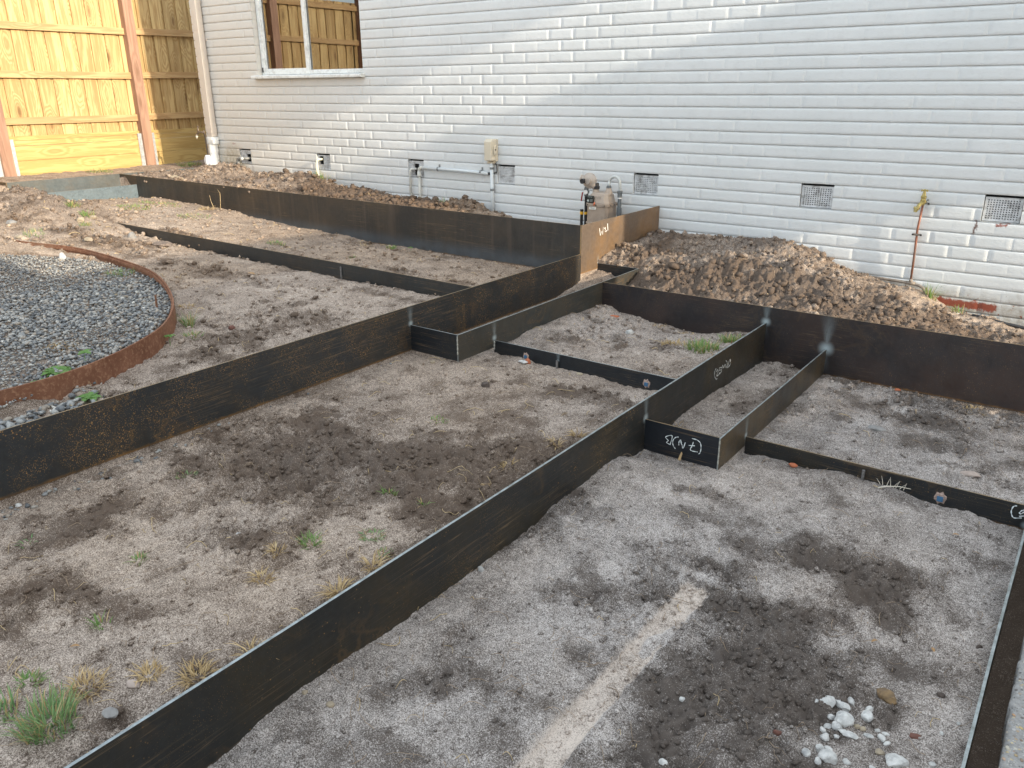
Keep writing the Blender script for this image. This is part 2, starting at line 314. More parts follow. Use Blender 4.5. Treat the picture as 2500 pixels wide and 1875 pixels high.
def idw(x,y,pts,p=3.2,eps=.06):
    num=0;den=0
    for a,b,z in pts:
        w=1/((x-a)**2+(y-b)**2+eps**2)**(p/2); num=num+w*z; den=den+w
    return num/den
# patches: dark dug-up soil (x,y,rx,ry,angle,strength) and pale dry sand
HEAPY={7:1.,10:1.}
def ground0(x,y):
    """x,y arrays in unwarped coords -> z, region"""
    r=region(x,y); z=np.zeros(np.shape(x))
    for k,pts in CP.items():
        m=r==k
        if m.any(): z[m]=idw(x[m],y[m],pts,2.9 if k in (8,9) else 3.2,.17 if k in (8,9) else .10 if k in (7,10) else .06)
    return z,r
def ground(x,yw):
    x=np.atleast_1d(np.array(x,float)); yw=np.atleast_1d(np.array(yw,float))
    z,r=ground0(x,unwarp(x,yw)); return z
# ---------------------------------------------------------------- ground mesh
def span(a,b,st):
    n=max(1,int(round((b-a)/st))); return list(np.linspace(a,b,n+1)[:-1])
def lines(segs,breaks,eps=.0012):
    out=[]
    for a,b,st in segs: out+=span(a,b,st)
    out.append(segs[-1][1])
    out=[v for v in out if all(abs(v-k)>.004 for k in breaks)]
    for k in breaks: out+=[k-eps,k+eps]
    return np.array(sorted(out))
gx=lines([(-11.5,-6,.024),(-6,-3,.015),(-3,.02,.0085),(.02,1.3,.03)],[-9.43,-9.21,-8.96,XA,XC,XB,XD,XP])
gy=lines([(-6.7,-3.4,.0085),(-3.4,-1.3,.011),(-1.3,.9,.015)],[YH,YF,YI,YG,YN,YR,YW,YBX])
GX,GY=np.meshgrid(gx,gy,indexing='ij')
# keep only what the lens (and a step to either side of it) can see
GW=warp(GX,GY)
z0,reg=ground0(GX,GY)
def gauss(x,y,cx,cy,rx,ry,a=0):
    c,s=math.cos(a),math.sin(a); u=((x-cx)*c+(y-cy)*s)/rx; v=(-(x-cx)*s+(y-cy)*c)/ry
    return np.exp(-(u*u+v*v))
heapm=np.clip((z0-np.where(reg==7,.16,np.where(reg==10,.40,.40)))/.16,0,1)*np.isin(reg,(7,10,8,9))
DARK=[(-.45,-3.95,.35,.30,.4,.35),(-1.0,-4.0,.25,.35,.3,.35),(-.5,-4.55,.5,.12,.2,.6),(-1.25,-4.6,.12,.3,.3,.45),(-2.0,-4.2,.7,.2,.9,.5),(-2.6,-4.1,.3,.5,.1,.45),(-2.3,-5.3,.35,.15,.3,.5),(-1.9,-2.95,.4,.12,.1,.5),(-1.9,-1.0,.5,.3,.2,.7),(-1.2,-.8,.4,.25,.1,.5),(-6.7,-2.9,.6,.2,0,.5),(-4.0,-2.2,.8,.2,0,.4),(-8.0,-3.0,.6,.3,.2,.4),(-.56,-3.40,.26,.10,.35,1),(-.36,-3.44,.16,.07,.9,1),(-.30,-3.58,.06,.13,.2,.9),(-.89,-3.72,.10,.06,.5,.7),(-.70,-3.88,.18,.09,.2,.7),(-.57,-4.07,.12,.16,.3,.8),(-.60,-4.32,.20,.14,.3,1),(-.46,-4.16,.16,.10,.5,.9),
(-1.13,-3.24,.12,.05,0,.6),(-2.2,-3.9,.5,.22,.5,.6),(-2.44,-4.3,.3,.2,.4,.6),(-2.03,-4.7,.22,.12,.4,.5),(-2.6,-5.0,.16,.22,.2,.6),(-1.75,-3.9,.22,.5,.1,.5),(-2.5,-3.3,.25,.12,.2,.4),(-1.6,-3.6,.07,.6,0,.6),(-1.6,-4.9,.08,.6,0,.6),
(-2.5,-1.56,.10,.05,0,.3),(-2.35,-2.3,.14,.08,.4,.5),(-1.9,-2.1,.3,.1,.3,.4),(-1.3,-2.2,.12,.5,0,.3),(-.7,-1.9,.4,.2,.3,.35),(-.3,-2.1,.3,.3,0,.4),(-3.5,-3.2,.3,.2,.3,.5),(-3.4,-3.9,.3,.5,.3,.6),(-4.9,-2.9,.9,.15,.05,.5),(-6.2,-2.75,.5,.2,0,.5),(-3.5,-2.6,.3,.1,0,.4),
(-5.4,-.6,1.0,.5,0,.9),(-7.2,-.55,.25,.3,.4,.7),(-6.2,-.6,.5,.3,0,.6),(-2.4,-1.1,.3,.25,0,.8),(-1.3,-1.15,.5,.3,0,.5),(-.4,-1.0,.6,.6,0,1.3),(-2.7,-.5,.1,.4,0,.8),(-5.2,-2.36,1.4,.07,0,.5),(-6.3,-2.3,.3,.08,0,.6)]
PALE=[(-1.25,-3.3,.35,.25,.2,.6),(-.9,-3.15,.25,.12,0,.5),(-1.3,-4.3,.14,.9,0,.35),(-.15,-3.9,.12,.9,0,.35),(-1.0,-4.3,.25,.6,0,.3),(-2.1,-4.35,.5,.2,.5,.35),(-2.3,-5.1,.5,.4,.3,.35),(-1.75,-4.65,.2,.3,0,.4),(-2.55,-3.2,.3,.15,0,.3),(-2.0,-2.6,.5,.1,0,.3),(-1.08,-2.1,.05,.6,0,.8),(-4.4,-2.6,.8,.2,0,.35),(-3.9,-2.9,.5,.15,.2,.5),(-6.25,-2.45,.2,.12,0,.6),(-1.3,-1.9,.12,.3,0,.2),
(-2.0,-.5,.5,.3,0,.35),(-1.4,-.55,.25,.35,0,.5),(-8.3,-.5,.8,.5,0,.5),(-7.3,-2.8,1.2,.6,0,.35),(-7,-1.8,1.5,.5,0,.35)]
def fields(X,Y,r,hm):
    dark=sum(s*gauss(X,Y,a,b,c,d,e) for a,b,c,d,e,s in DARK); pale=sum(s*gauss(X,Y,a,b,c,d,e) for a,b,c,d,e,s in PALE)
    n1=fbm(X*2.3,Y*2.3,4,1); n2=fbm(X*9,Y*9,3,5)
    e=np.clip(dark*1.5+n1*1.0+n2*.6-.12,0,1)
    tone=.42+.24*np.clip(pale+n1*.45,-1,1)-.50*np.clip((dark+n2*.55-.22)*2.2,0,1.15)-.16*np.clip(n2*1.8-n1*.5-.1,0,1)-.26*hm
    return np.clip(e,0,1.3),tone
def rock_noise(X,Y):
    a=np.abs(fbm(X*16,Y*16,3,11)); b=fbm(X*34,Y*34,3,21); c=fbm(X*75,Y*75,2,31)
    return a,b,c
dig,tone=fields(GX,GY,reg,heapm)
a_,b_,c_=rock_noise(GX,GY)
rough=.45+1.3*dig+1.3*heapm
m1=fbm(GX*5.5,GY*5.5,3,45); plate_d=np.clip(np.minimum.reduce([np.abs(GX-k_) for k_ in (XA,XC,XB,XD,XP)]+[np.abs(GY-k_) for k_ in (YH,YF,YI,YG,YR)])/.05,.25,1)
Z=z0+.011*fbm(GX*2.2,GY*2.2,3,41)*np.where(reg==5,1.2,1)*plate_d+.010*m1*plate_d+rough*plate_d*(.026*(.28-a_)+.016*b_)+(.005+.005*dig+.005*heapm)*c_
# tracks scraped by a bucket and boots: shallow parallel grooves
for cx,cy,L_,wd,ang,am in [(-2.25,-4.45,.55,.05,.95,.014),(-2.05,-4.0,.6,.05,.95,.010),(-.72,-3.9,.12,.05,.4,.012),(-.55,-3.45,.16,.055,.5,.016),(-.36,-3.52,.15,.05,1.2,.016),(-.62,-4.1,.14,.05,.9,.014),(-.92,-3.72,.10,.04,.4,.010),(-.2,-3.9,.05,.6,0,.010),(-1.9,-3.5,.14,.06,.5,.012),(-2.55,-4.8,.16,.05,.3,.014),(-1.3,-2.1,.12,.05,.3,.008),(-.45,-2.25,.16,.06,.4,.01),(-2.0,-3.05,.14,.05,.6,.008)]:
    g=gauss(GX,GY,cx,cy,L_,wd,ang); c,s=math.cos(ang),math.sin(ang); u=(GX-cx)*c+(GY-cy)*s; v=-(GX-cx)*s+(GY-cy)*c
    Z-=am*g*(1+.35*np.sin(u*260+b_*2)); Z+=am*.6*np.exp(-((u/L_)**2+((v-wd*1.6)/(wd*.6))**2)); tone-=.18*g
# lumps broken out of the sides next to the plates (torn soil edge)
edge=np.minimum.reduce([np.abs(GX-(XB-.03)),np.abs(GY-(YN+.0)),np.abs(GX-(XA-.03))])
edgem=np.exp(-(edge/.035)**2)*np.isin(reg,(5,9,8))
Z-=edgem*(.018+.02*np.clip(fbm(GX*10,GY*10,2,61),-.5,1)); tone-=.20*edgem
# old timber imprint: a pale, flat, straight bar of hard sand
bx=np.abs((GX+.850)-( GY+4.3)*-.0)/.052; by=np.clip((GY+5.6)/.05,0,1)*np.clip((-3.86-GY)/.015,0,1)
wob=fbm(GX*0+3,GY*5,3,71)*.25; bar=np.clip((1-np.abs(bx+wob*.5))/.18,0,1)*by*np.clip(1.15+fbm(GX*8,GY*4,3,75)*1.1,0,1)
Z=Z*(1-bar*.75)+(-.050)*bar*.75; tone=tone*(1-bar)+(.98+.12*b_)*bar
step=np.exp(-((GY+3.85)/.012)**2)*(bx<1.1); tone-=.45*step; Z+=.006*step
# gray: cool grey sand in front and to the right, browner loam elsewhere
gray=np.select([reg==1,reg==3,reg==2,reg==4,reg==5,reg==6],[.95,.95,.7,.55,.38,.3],.05)+.3*fbm(GX*1.7,GY*1.7,3,81)
gray=np.where(reg==7,.35+.3*fbm(GX*2,GY*2,2,83),gray); gray=np.where((reg==8)&(GX>-4.6),.35,gray)
gray=np.where(bar>.5,.55,gray)
# low reach under the rust-brown ring where gravel lies
cxr,cyr,rr=-5.53,-5.47,2.30
inside=np.clip((rr-np.hypot(GX-cxr,GW-cyr))/.03,0,1)*(reg==8)
Z=np.where(inside>0,Z*(1-inside)+(.352+.008*fbm(GX*3,GY*3,3,91))*inside,Z); tone=np.where(inside>0,.15,tone)
# earth trimmed back so it never pokes through the thin tops of the plates
nx,ny=GX.shape
idx=np.arange(nx*ny).reshape(nx,ny)
F=np.stack([idx[:-1,:-1],idx[1:,:-1],idx[1:,1:],idx[:-1,1:]],-1).reshape(-1,4)
P=np.stack([GX,GW,Z],-1).reshape(-1,3)
cam_o=np.array([0,-6.0364,1.522])
def project(P):
    q=P-cam_o; R_=np.array([_r2[:],_u2[:],_d[:]]); c=q@R_.T; c[:,2]=np.maximum(c[:,2],.05)
    return 1250+1953.7*c[:,0]/c[:,2],937.5-1953.7*c[:,1]/c[:,2],c[:,2]
fc=P[F].mean(1); px_,py_,dd=project(fc)
keep=(px_>-450)&(px_<2950)&(py_<2250)&(dd>.3)
fr=reg.reshape(-1)[F[:,0]]; fh=heapm.reshape(-1)[F].mean(1)
house_in=(fc[:,1]>.12)&(fc[:,0]>-9.0)
keep&=~house_in
keep&=~((fc[:,0]>XP)&(fc[:,1]<YI))
sm=soil_mat()
def emit_soil(name,mask,**kw):
    f=F[mask]; u,inv=np.unique(f,return_inverse=True); inv=inv.reshape(f.shape)
    o=mesh(name,P[u],inv,sm,None,smooth=True,attrs={'tone':tone.reshape(-1)[u],'gray':gray.reshape(-1)[u]}); return o
cxf,cyf=fc[:,0],fc[:,1]
h1=keep&(fr==7)&(fh>.25); h2=keep&(fr==10)&(fh>.3)&(cxf<-7.0); h3=keep&(fr==10)&(fh>.3)&(cxf>=-7.0)&(cxf<-3.8)
h4=keep&(np.isin(fr,(8,9)))&(fh>.35)&(cxf<-6.3)
tag(emit_soil('soil',keep&~(h1|h2|h3|h4)),kind='structure')
tag(emit_soil('soil_heap',h1),'large heap of dug soil against the white brick wall behind the right steel plates','soil heap','heaps of dug soil')
tag(emit_soil('soil_heap',h2),'sunlit crumbly soil heap at the foot of the downpipe by the house corner','soil heap','heaps of dug soil')
tag(emit_soil('soil_heap',h3),'long low dark soil heap along the wall behind the long tall steel plate','soil heap','heaps of dug soil')
tag(emit_soil('soil_heap',h4),'broad tan soil mound between the rusty ring edging and the far steel corner','soil heap','heaps of dug soil')
# fast lookup of the finished surface
_gxi=gx; _gyi=gy
def gz(x,y):
    yu=float(unwarp(np.array([x]),np.array([y]))[0]); i=min(max(np.searchsorted(gx,x)-1,0),nx-2); j=min(max(np.searchsorted(gy,yu)-1,0),ny-2)
    return float(max(Z[i,j],Z[i+1,j],Z[i,j+1],Z[i+1,j+1])*.4+.6*Z[i,j])
def gz_many(x,y):
    yu=unwarp(x,y); i=np.clip(np.searchsorted(gx,x)-1,0,nx-2); j=np.clip(np.searchsorted(gy,yu)-1,0,ny-2); return Z[i,j],tone[i,j],gray[i,j],reg[i,j],dig[i,j],heapm[i,j]
# ---------------------------------------------------------------- loose crumbs (stuff)
def ico():
    bm=bmesh.new(); bmesh.ops.create_icosphere(bm,subdivisions=1,radius=1); V=np.array([v.co[:] for v in bm.verts]); Fc=np.array([[v.index for v in f.verts] for f in bm.faces]); bm.free(); return V,Fc
IV,IF=ico()
def scatter_stones(name,mat,x,y,z,s,flat,seed,attrs=None,jit=.28,sink=.25,smooth=False):
    rs=np.random.RandomState(seed); n=len(x); V=IV[None]*(1+rs.uniform(-jit,jit,(n,len(IV),1)))
    sc=np.stack([s*rs.uniform(.8,1.35,n),s*rs.uniform(.6,1.0,n),s*flat*rs.uniform(.7,1.1,n)],-1); V=V*sc[:,None]
    a=rs.uniform(0,6.28,n); t=rs.uniform(-.5,.5,n)
    ct,st=np.cos(t)[:,None],np.sin(t)[:,None]; X,Y,Zz=V[...,0],V[...,1],V[...,2]; X,Zz=X*ct-Zz*st,X*st+Zz*ct
    ca,sa=np.cos(a)[:,None],np.sin(a)[:,None]; X,Y=X*ca-Y*sa,X*sa+Y*ca
    V=np.stack([X+x[:,None],Y+y[:,None],Zz+(z+s*flat*(1-2*sink))[:,None]],-1).reshape(-1,3)
    Fc=(IF[None]+np.arange(n)[:,None,None]*len(IV)).reshape(-1,3)
    at={k:np.repeat(v,len(IV)) for k,v in (attrs or {}).items()}
    return mesh(name,V,Fc,mat,None,smooth=smooth,attrs=at)
rs=np.random.RandomState(3)
def sample_view(n,rs,xr=(-9.2,-.03),yr=(-6.2,-.05)):
    """random ground points, denser near the lens, only where it can see"""
    out=[]
    while len(out)<n:
        x=rs.uniform(*xr,6000); y=rs.uniform(*yr,6000); d=np.hypot(x,y+6.04); k=rs.rand(6000)<np.clip((2.2/d)**1.6,0,1)
        x,y=x[k],y[k]; zz=gz_many(x,y); u,v,dd=project(np.stack([x,y,zz[0]],-1)); k=(u>-120)&(u<2620)&(v<2000)
        out+=list(zip(x[k],y[k]))
    return np.array(out[:n])
pts=sample_view(46000,rs); zz,tt,gg,rg_,dg,hm=gz_many(pts[:,0],pts[:,1])
k=(np.random.RandomState(5).rand(len(pts))<.22+.7*np.clip(dg,0,1)+.6*hm)&~((np.hypot(pts[:,0]-cxr,pts[:,1]-cyr)<rr)&(rg_==8))&(rg_!=12)&(rg_!=11)
pts,zz,tt,gg,dg,hm=pts[k],zz[k],tt[k],gg[k],dg[k],hm[k]
d=np.hypot(pts[:,0],pts[:,1]+6.04); s=(.0018+.0085*rs.rand(len(pts))**3.2)*(1+.5*hm+.5*np.clip(dg,0,1))*np.clip(d/3,.9,2.2)
ok=np.minimum.reduce([np.abs(pts[:,0]-k_) for k_ in (XA,XC,XB,XD,XP)])>s*1.2+.004
ok&=np.minimum.reduce([np.abs(pts[:,1]-k_) for k_ in (YH,YF,YI,YG,YR)])>s*1.2+.004
pts,zz,tt,gg,s=pts[ok],zz[ok],tt[ok],gg[ok],s[ok]
tag(scatter_stones('soil_crumbs',sm,pts[:,0],pts[:,1],zz,s,.75,4,{'tone':tt+rs.uniform(-.3,.22,len(s)),'gray':gg},sink=.35,smooth=True),'loose crumbs of dry and damp soil scattered over the dug ground','soil crumbs',kind='stuff')
# dry fibres and roots (stuff)
def fibres(name,pts,zz,seed,mat,l0=.02,l1=.11,wd=.0011,lift=.006):
    rs=np.random.RandomState(seed); V=[];F_=[]; k=0
    for (x,y),z in zip(pts,zz):
        L_=l0+(l1-l0)*rs.rand()**2.2; a=rs.uniform(0,6.28); cv=rs.uniform(-2.5,2.5); n=6; d=max(1,math.hypot(x,y+6.04)/3.2); w_=wd*d*rs.uniform(.6,1.3)
        px,py=x,y; up=rs.uniform(.3,1.6)*lift
        X_=[];
        for i in range(n):
            t=i/(n-1); X_.append((px,py,a)); px+=math.cos(a)*L_/(n-1); py+=math.sin(a)*L_/(n-1); a+=cv/(n-1)+rs.uniform(-.3,.3)
        xs=np.array([q[0] for q in X_]); ys=np.array([q[1] for q in X_]); zs=gz_many(xs,ys)[0]
        if zs.max()-zs.min()>.05: continue
        for i,(qx,qy,qa) in enumerate(X_):
            t=i/(n-1); h=zs[i]+.002+up*math.sin(t*3.14)*1.4; nx_,ny_=-math.sin(qa),math.cos(qa)
            V+= [(qx+nx_*w_,qy+ny_*w_,h),(qx-nx_*w_,qy-ny_*w_,h),(qx,qy,h+w_*1.5)]
            if i:
                b=k+i*3
                F_+=[(b-3,b,b+2,b-1),(b-1,b+2,b+1,b-2),(b-2,b+1,b,b-3)]
        k+=n*3
    return mesh(name,np.array(V),np.array(F_),mat)
straw=plain('straw',(.50,.37,.20),.8,0,.3,60,.1)
rootm=plain('root_fibre',(.30,.22,.15),.85,0,.4,60,.1)
p1=sample_view(1500,np.random.RandomState(21)); q=gz_many(p1[:,0],p1[:,1]); kk=~((np.hypot(p1[:,0]-cxr,p1[:,1]-cyr)<rr)&(q[3]==8))
tag(fibres('root_fibres',p1[kk],q[0][kk],22,rootm,.015,.10,.0008),'thin dead roots and fibres lying on the dug soil','roots',kind='stuff')
p1=sample_view(560,np.random.RandomState(31)); q=gz_many(p1[:,0],p1[:,1]); kk=(np.random.RandomState(2).rand(len(p1))<np.where(p1[:,0]<-1.5,1,.35))
tag(fibres('straw_bits',p1[kk],q[0][kk],32,straw,.015,.10,.0010),'bits of dry straw strewn over the soil','straw',kind='stuff')
# ---------------------------------------------------------------- gravel and ring edging
RING=[(-9.2,-4.3),(-8.6,-3.75),(-7.9,-3.45),(-7.3,-3.32),(-6.76,-3.25),(-6.17,-3.15),(-5.45,-3.2),(-4.87,-3.31),(-4.21,-3.60),(-3.77,-3.91),(-3.54,-4.21),(-3.40,-4.54),(-3.38,-4.86),(-3.46,-5.2),(-3.62,-5.6)]
def catmull(P_,n=10):
    P_=[np.array(p) for p in P_]; P_=[2*P_[0]-P_[1]]+P_+[2*P_[-1]-P_[-2]]; out=[]
    for i in range(1,len(P_)-2):
        for k in range(n):
            t=k/n; a,b,c,d=P_[i-1:i+3]; out.append(.5*((2*b)+(c-a)*t+(2*a-5*b+4*c-d)*t*t+(3*b-a-3*c+d)*t**3))
    out.append(P_[-2]); return out
ringp=catmull(RING)
def strip_solid(pts,th,z0,z1,mb,m=0,ztop=None):
    pts=[np.array(p,float) for p in pts]; n=len(pts); V=[]
    for i,p in enumerate(pts):
        t=pts[min(i+1,n-1)]-pts[max(i-1,0)]; t/=np.linalg.norm(t); nn=np.array([-t[1],t[0]])*th/2
        zt=z1 if ztop is None else ztop[i]
        V+=[(p[0]+nn[0],p[1]+nn[1],z0),(p[0]-nn[0],p[1]-nn[1],z0),(p[0]-nn[0],p[1]-nn[1],zt),(p[0]+nn[0],p[1]+nn[1],zt)]
    F_=[]
    for i in range(n-1):
        a=i*4; b=a+4
        for k in range(4): F_.append((a+k,a+(k+1)%4,b+(k+1)%4,b+k))
    F_+=[(0,1,2,3),(4*n-1,4*n-2,4*n-3,4*n-4)]
    mb.add(V,F_,m)
n=NT('rusted_edging'); c=n.mix(n.rng(n.noise(9,6,.65),.3,.7),(.13,.055,.032),(.24,.115,.07)); c=n.mix(n.rng(n.noise(60,5,.7),.5,.72,0,.8),c,(.40,.23,.14)); c=n.mix(n.rng(n.noise(2.2,3,.6),.5,.7,0,.6),c,(.20,.13,.09))
rustm=n.out(c,.88,n.bump(n.noise(240,5,.7),.4,.002),spec=.2)
ring=empty('ring_edging',(-4.2,-3.6,.3),'curved rusty brown steel edging around the patch of grey gravel','garden edging')
mb=MB(); strip_solid(ringp,.008,.26,.413,mb); mb.build('edging_strip',rustm,ring,smooth=False)
mb=MB()
inn=[np.array(p)*.9965+np.array([cxr,cyr])*.0035 for p in ringp[30:92]]
strip_solid([(p[0],p[1]) for p in inn],.010,.385,.400,mb); mb.build('edging_lip',rustm,ring)
mb=MB(); mb.tube([(-4.24,-3.69,.28),(-4.236,-3.685,.437)],.006,8); mb.build('edging_stake',rustm,ring)
rs=np.random.RandomState(77)
n=NT('gravel_stone'); r=n.isl; r2=n.ma('FRACT',n.ma('MULTIPLY',r,7.31)); stone_c=n.ramp(r,[(0,(.07,.075,.08)),(.25,(.15,.158,.165)),(.5,(.27,.275,.27)),(.75,(.40,.39,.36)),(.9,(.30,.24,.18)),(1,(.60,.58,.53))])  # stone colour picked at random per piece
c=n.mix(n.rng(n.noise(160,4,.6),.35,.7,0,.5),stone_c,(.11,.11,.115)); gravm=n.out(c,n.rng(r2,0,1,.5,.85),n.bump(n.noise(300,3),.2,.002))
ang=rs.rand(90000)*6.283; rad=rr*np.sqrt(rs.rand(90000)); x=cxr+rad*np.cos(ang); y=cyr+rad*np.sin(ang)
poly=np.array([p for p in ringp])
def inside_ring(x,y):
    a=np.interp(x,poly[:-14*1,0][:120],poly[:-14*1,1][:120]) # upper arc
    return (np.hypot(x-cxr,y-cyr)<rr-.02)
u,v,dd=project(np.stack([x,y,np.full(len(x),.36)],-1)); k=(u>-60)&(u<2500)&(v<1300)&(x<-2.98)&inside_ring(x,y); x,y=x[k][:26000],y[k][:26000]
patch=fbm(x*1.1,y*1.1,3,101); s=.0055+.009*rs.rand(len(x))**2.5; s*=np.where(patch>.15,.75,1)
g1=scatter_stones('gravel',gravm,x,y,np.full(len(x),.352)+.012*rs.rand(len(x)),s,.65,78,sink=.2)
tag(g1,'grey crushed gravel spread inside the rusty ring edging','gravel',kind='stuff')
x=rs.uniform(-4.4,-2.99,9000); y=rs.uniform(-6.0,-4.45,9000); ok=(np.hypot(x-cxr,y-cyr)>rr+.03)&(y<-4.62-.25*(x+3.6)+.12*rs.randn(len(x))); x,y=x[ok],y[ok]
gq=gz_many(x,y)[0]; g2=scatter_stones('gravel',gravm,x,y,gq+.008*rs.rand(len(x)),.007+.012*rs.rand(len(x))**1.7,.65,79,sink=.15)
tag(g2,'spilled grey and brown gravel between the rusty ring and the long near steel plate','gravel',kind='stuff')
x=-2.957+.02+.10*rs.rand(420)**1.6; y=rs.uniform(-5.9,-3.1,420); k=rs.rand(420)<np.clip((-y-3.6)/2.0,.08,1); x,y=x[k],y[k]
g3=scatter_stones('pebbles',gravm,x,y,gz_many(x,y)[0],.004+.008*rs.rand(len(x))**2,.7,80)
tag(g3,'small pebbles caught along the foot of the long near steel plate','pebbles',kind='stuff')
# ---------------------------------------------------------------- exposed-aggregate path at the right
n=NT('aggregate_concrete'); cells=n.sep(n.vor(85,out=1)); dvor=n.vor(85); cells2=n.sep(n.vor(190,out=1)); d2=n.vor(190)
mort=n.mix(n.rng(n.noise(60,6,.7),.3,.7),(.20,.19,.18),(.34,.33,.32))
peb=n.ramp(cells[0],[(0,(.10,.09,.09)),(.25,(.20,.17,.15)),(.45,(.34,.31,.28)),(.6,(.46,.37,.22)),(.75,(.28,.20,.15)),(.9,(.50,.46,.38)),(1,(.38,.37,.37))])
c=n.mix(n.ma('MULTIPLY',n.rng(dvor,.40,.30),n.rng(cells[1],.45,.5)),mort,peb)
peb2=n.ramp(cells2[0],[(0,(.08,.08,.08)),(.5,(.30,.28,.25)),(1,(.50,.48,.44))]); c=n.mix(n.ma('MULTIPLY',n.rng(d2,.36,.28),n.rng(cells2[2],.6,.65)),c,peb2)
aggm=n.out(c,.8,n.bump(n.ma('ADD',n.rng(dvor,.5,.1),n.ma('MULTIPLY',n.noise(150,4,.6),.8)),.7,.004))
ys=np.arange(-6.5,-2.2,.012); ex=.052+.010*fbm(ys*6,ys*0,3,111)+.005*fbm(ys*40,ys*0,2,115)
xs=[0]+list(np.geomspace(.01,3,26)); V=[];
for yy,e in zip(ys,ex):
    V+=[(e+.004,yy,-.16)]+[(e+xx,yy,-.018 + (-.006 if xx==0 else 0)+.0015*math.sin(yy*90+xx*70)) for xx in xs]
m_=len(xs)+1; idx2=np.arange(len(ys)*m_).reshape(len(ys),m_); Fp=np.stack([idx2[:-1,:-1],idx2[:-1,1:],idx2[1:,1:],idx2[1:,:-1]],-1).reshape(-1,4)
tag(mesh('path',np.array(V),Fp,aggm),kind='structure')
n=NT('path_pebble'); c=n.ramp(n.isl,[(0,(.09,.08,.08)),(.25,(.24,.17,.12)),(.45,(.44,.33,.16)),(.65,(.52,.46,.34)),(.85,(.32,.31,.30)),(1,(.45,.25,.12))]); pebm=n.out(c,.5)
x=rs.uniform(.06,.9,2600); y=rs.uniform(-5,-2.9,2600); g4=scatter_stones('path_pebbles',pebm,x,y,np.full(len(x),-.0195),.0028+.0062*rs.rand(len(x))**2,.5,81,jit=.12,sink=.36,smooth=True)
tag(g4,'rounded cream brown and black pebbles set in the concrete path','pebbles',kind='stuff')
# dark trench floor between path and the last plate
mb=MB(); 
yy=np.arange(-6.5,-2.2,.02); V=[]
for y_ in yy: V+=[(-.008,y_,-.15),(.03,y_,-.145+.012*math.sin(y_*37)),(.075,y_,-.14)]
i3=np.arange(len(yy)*3).reshape(-1,3); Ft=np.stack([i3[:-1,:-1],i3[:-1,1:],i3[1:,1:],i3[1:,:-1]],-1).reshape(-1,4)
tag(mesh('trench_floor',np.array(V),Ft,sm,attrs={'tone':np.full(len(V),-.2),'gray':np.full(len(V),.3)}),kind='structure')
mb=MB(); mb.box(-60,60,-60,60,-.40,-.30); far=mb.build('ground',sm,attrs={'tone':[.4]*8,'gray':[.3]*8}); tag(far,kind='structure')
# ---------------------------------------------------------------- house
CO=.086
def zl(k): return CO*(23-k)
VENTS=[(-8.479,-8.261),(-7.105,-6.887),(-5.742,-5.528),(-4.617,-4.416),(-3.207,-2.984),(-1.839,-1.608),(-.663,-.443)]
VZ0,VZ1=.688,.860
WX0,WX1,WZ0,WZ1=-7.97,-6.29,1.634,2.752
house=empty('brick_house',(-3,0,0),'pale grey painted brick house with a white window and a row of air vents','house')
n=NT('painted_brick')
q=n.sep(n.pos); zc=q[2]; xc=q[0]
c=n.mix(n.rng(n.noise(1.3,4,.6),.35,.65),(.62,.64,.645),(.67,.685,.69))
c=n.mix(n.rng(xc,-5.2,-8.6,0,1,True),c,(.64,.62,.58))  # left end warmed: light bounced off the fence, painted into the colour
c=n.mix(n.rng(n.noise(14,6,.7),.5,.8,0,.35),c,(.47,.47,.46))
# splash dirt at the foot of the wall
zz_=n.ma('ADD',zc,n.ma('MULTIPLY',n.ma('SUBTRACT',n.noise(6,5,.7),.5),.22))
dirt=n.rng(zz_,.12,.27,1,0,True)
c=n.mix(n.ma('MULTIPLY',dirt,n.rng(n.noise(26,6,.75),.35,.6,.35,.9)),c,(.33,.30,.25))
spk=n.ma('MULTIPLY',n.rng(n.noise(75,4,.7),.62,.68),n.rng(zz_,.20,.28,1,0)); c=n.mix(spk,c,(.10,.08,.065))
# old splash near the downpipe
dl=n.ma('MULTIPLY',n.rng(n.vdist(n.pos,(-8.62,-.0,.66)),.12,.34,1,0,True),n.rng(n.noise(22,5,.7),.35,.55,.1,.8)); c=n.mix(dl,c,(.40,.34,.24))
# bare red brick where the paint has gone
def boxmask(x0,x1,z0,z1,so=.012):
    nz=n.ma('MULTIPLY',n.ma('SUBTRACT',n.noise(28,5,.7),.5),.09)
    a=n.ma('MULTIPLY',n.rng(n.ma('ADD',xc,nz),x0,x0+so),n.rng(n.ma('ADD',xc,nz),x1,x1-so)); b=n.ma('MULTIPLY',n.rng(n.ma('ADD',zc,nz),z0,z0+so),n.rng(n.ma('ADD',zc,nz),z1,z1-so)); return n.ma('MULTIPLY',a,b)
red=boxmask(-1.13,-.47,.098,.162); red=n.ma('MAXIMUM',red,boxmask(-1.75,-1.15,.05,.15)); red=n.ma('MAXIMUM',red,boxmask(-.60,.1,-.1,.035)); red=n.ma('MAXIMUM',red,boxmask(-8.60,-8.53,.905,.925))
red=n.ma('MAXIMUM',red,boxmask(-.58,-.50,.66,.686)); red=n.ma('MAXIMUM',red,boxmask(-.93,-.90,.15,.22))
rn=n.ma('MULTIPLY',n.rng(n.noise(38,5,.72),.60,.64),n.rng(n.ma('MULTIPLY',n.rng(zc,.10,.25,1,0),n.rng(xc,-1.3,-.9)),.2,.6)); red=n.ma('MAXIMUM',red,rn)
c=n.mix(red,c,n.mix(n.noise(40,4,.6),(.20,.045,.025),(.30,.085,.05)))
strk=boxmask(-.70,-.672,.60,.70); c=n.mix(strk,c,(.12,.06,.045))
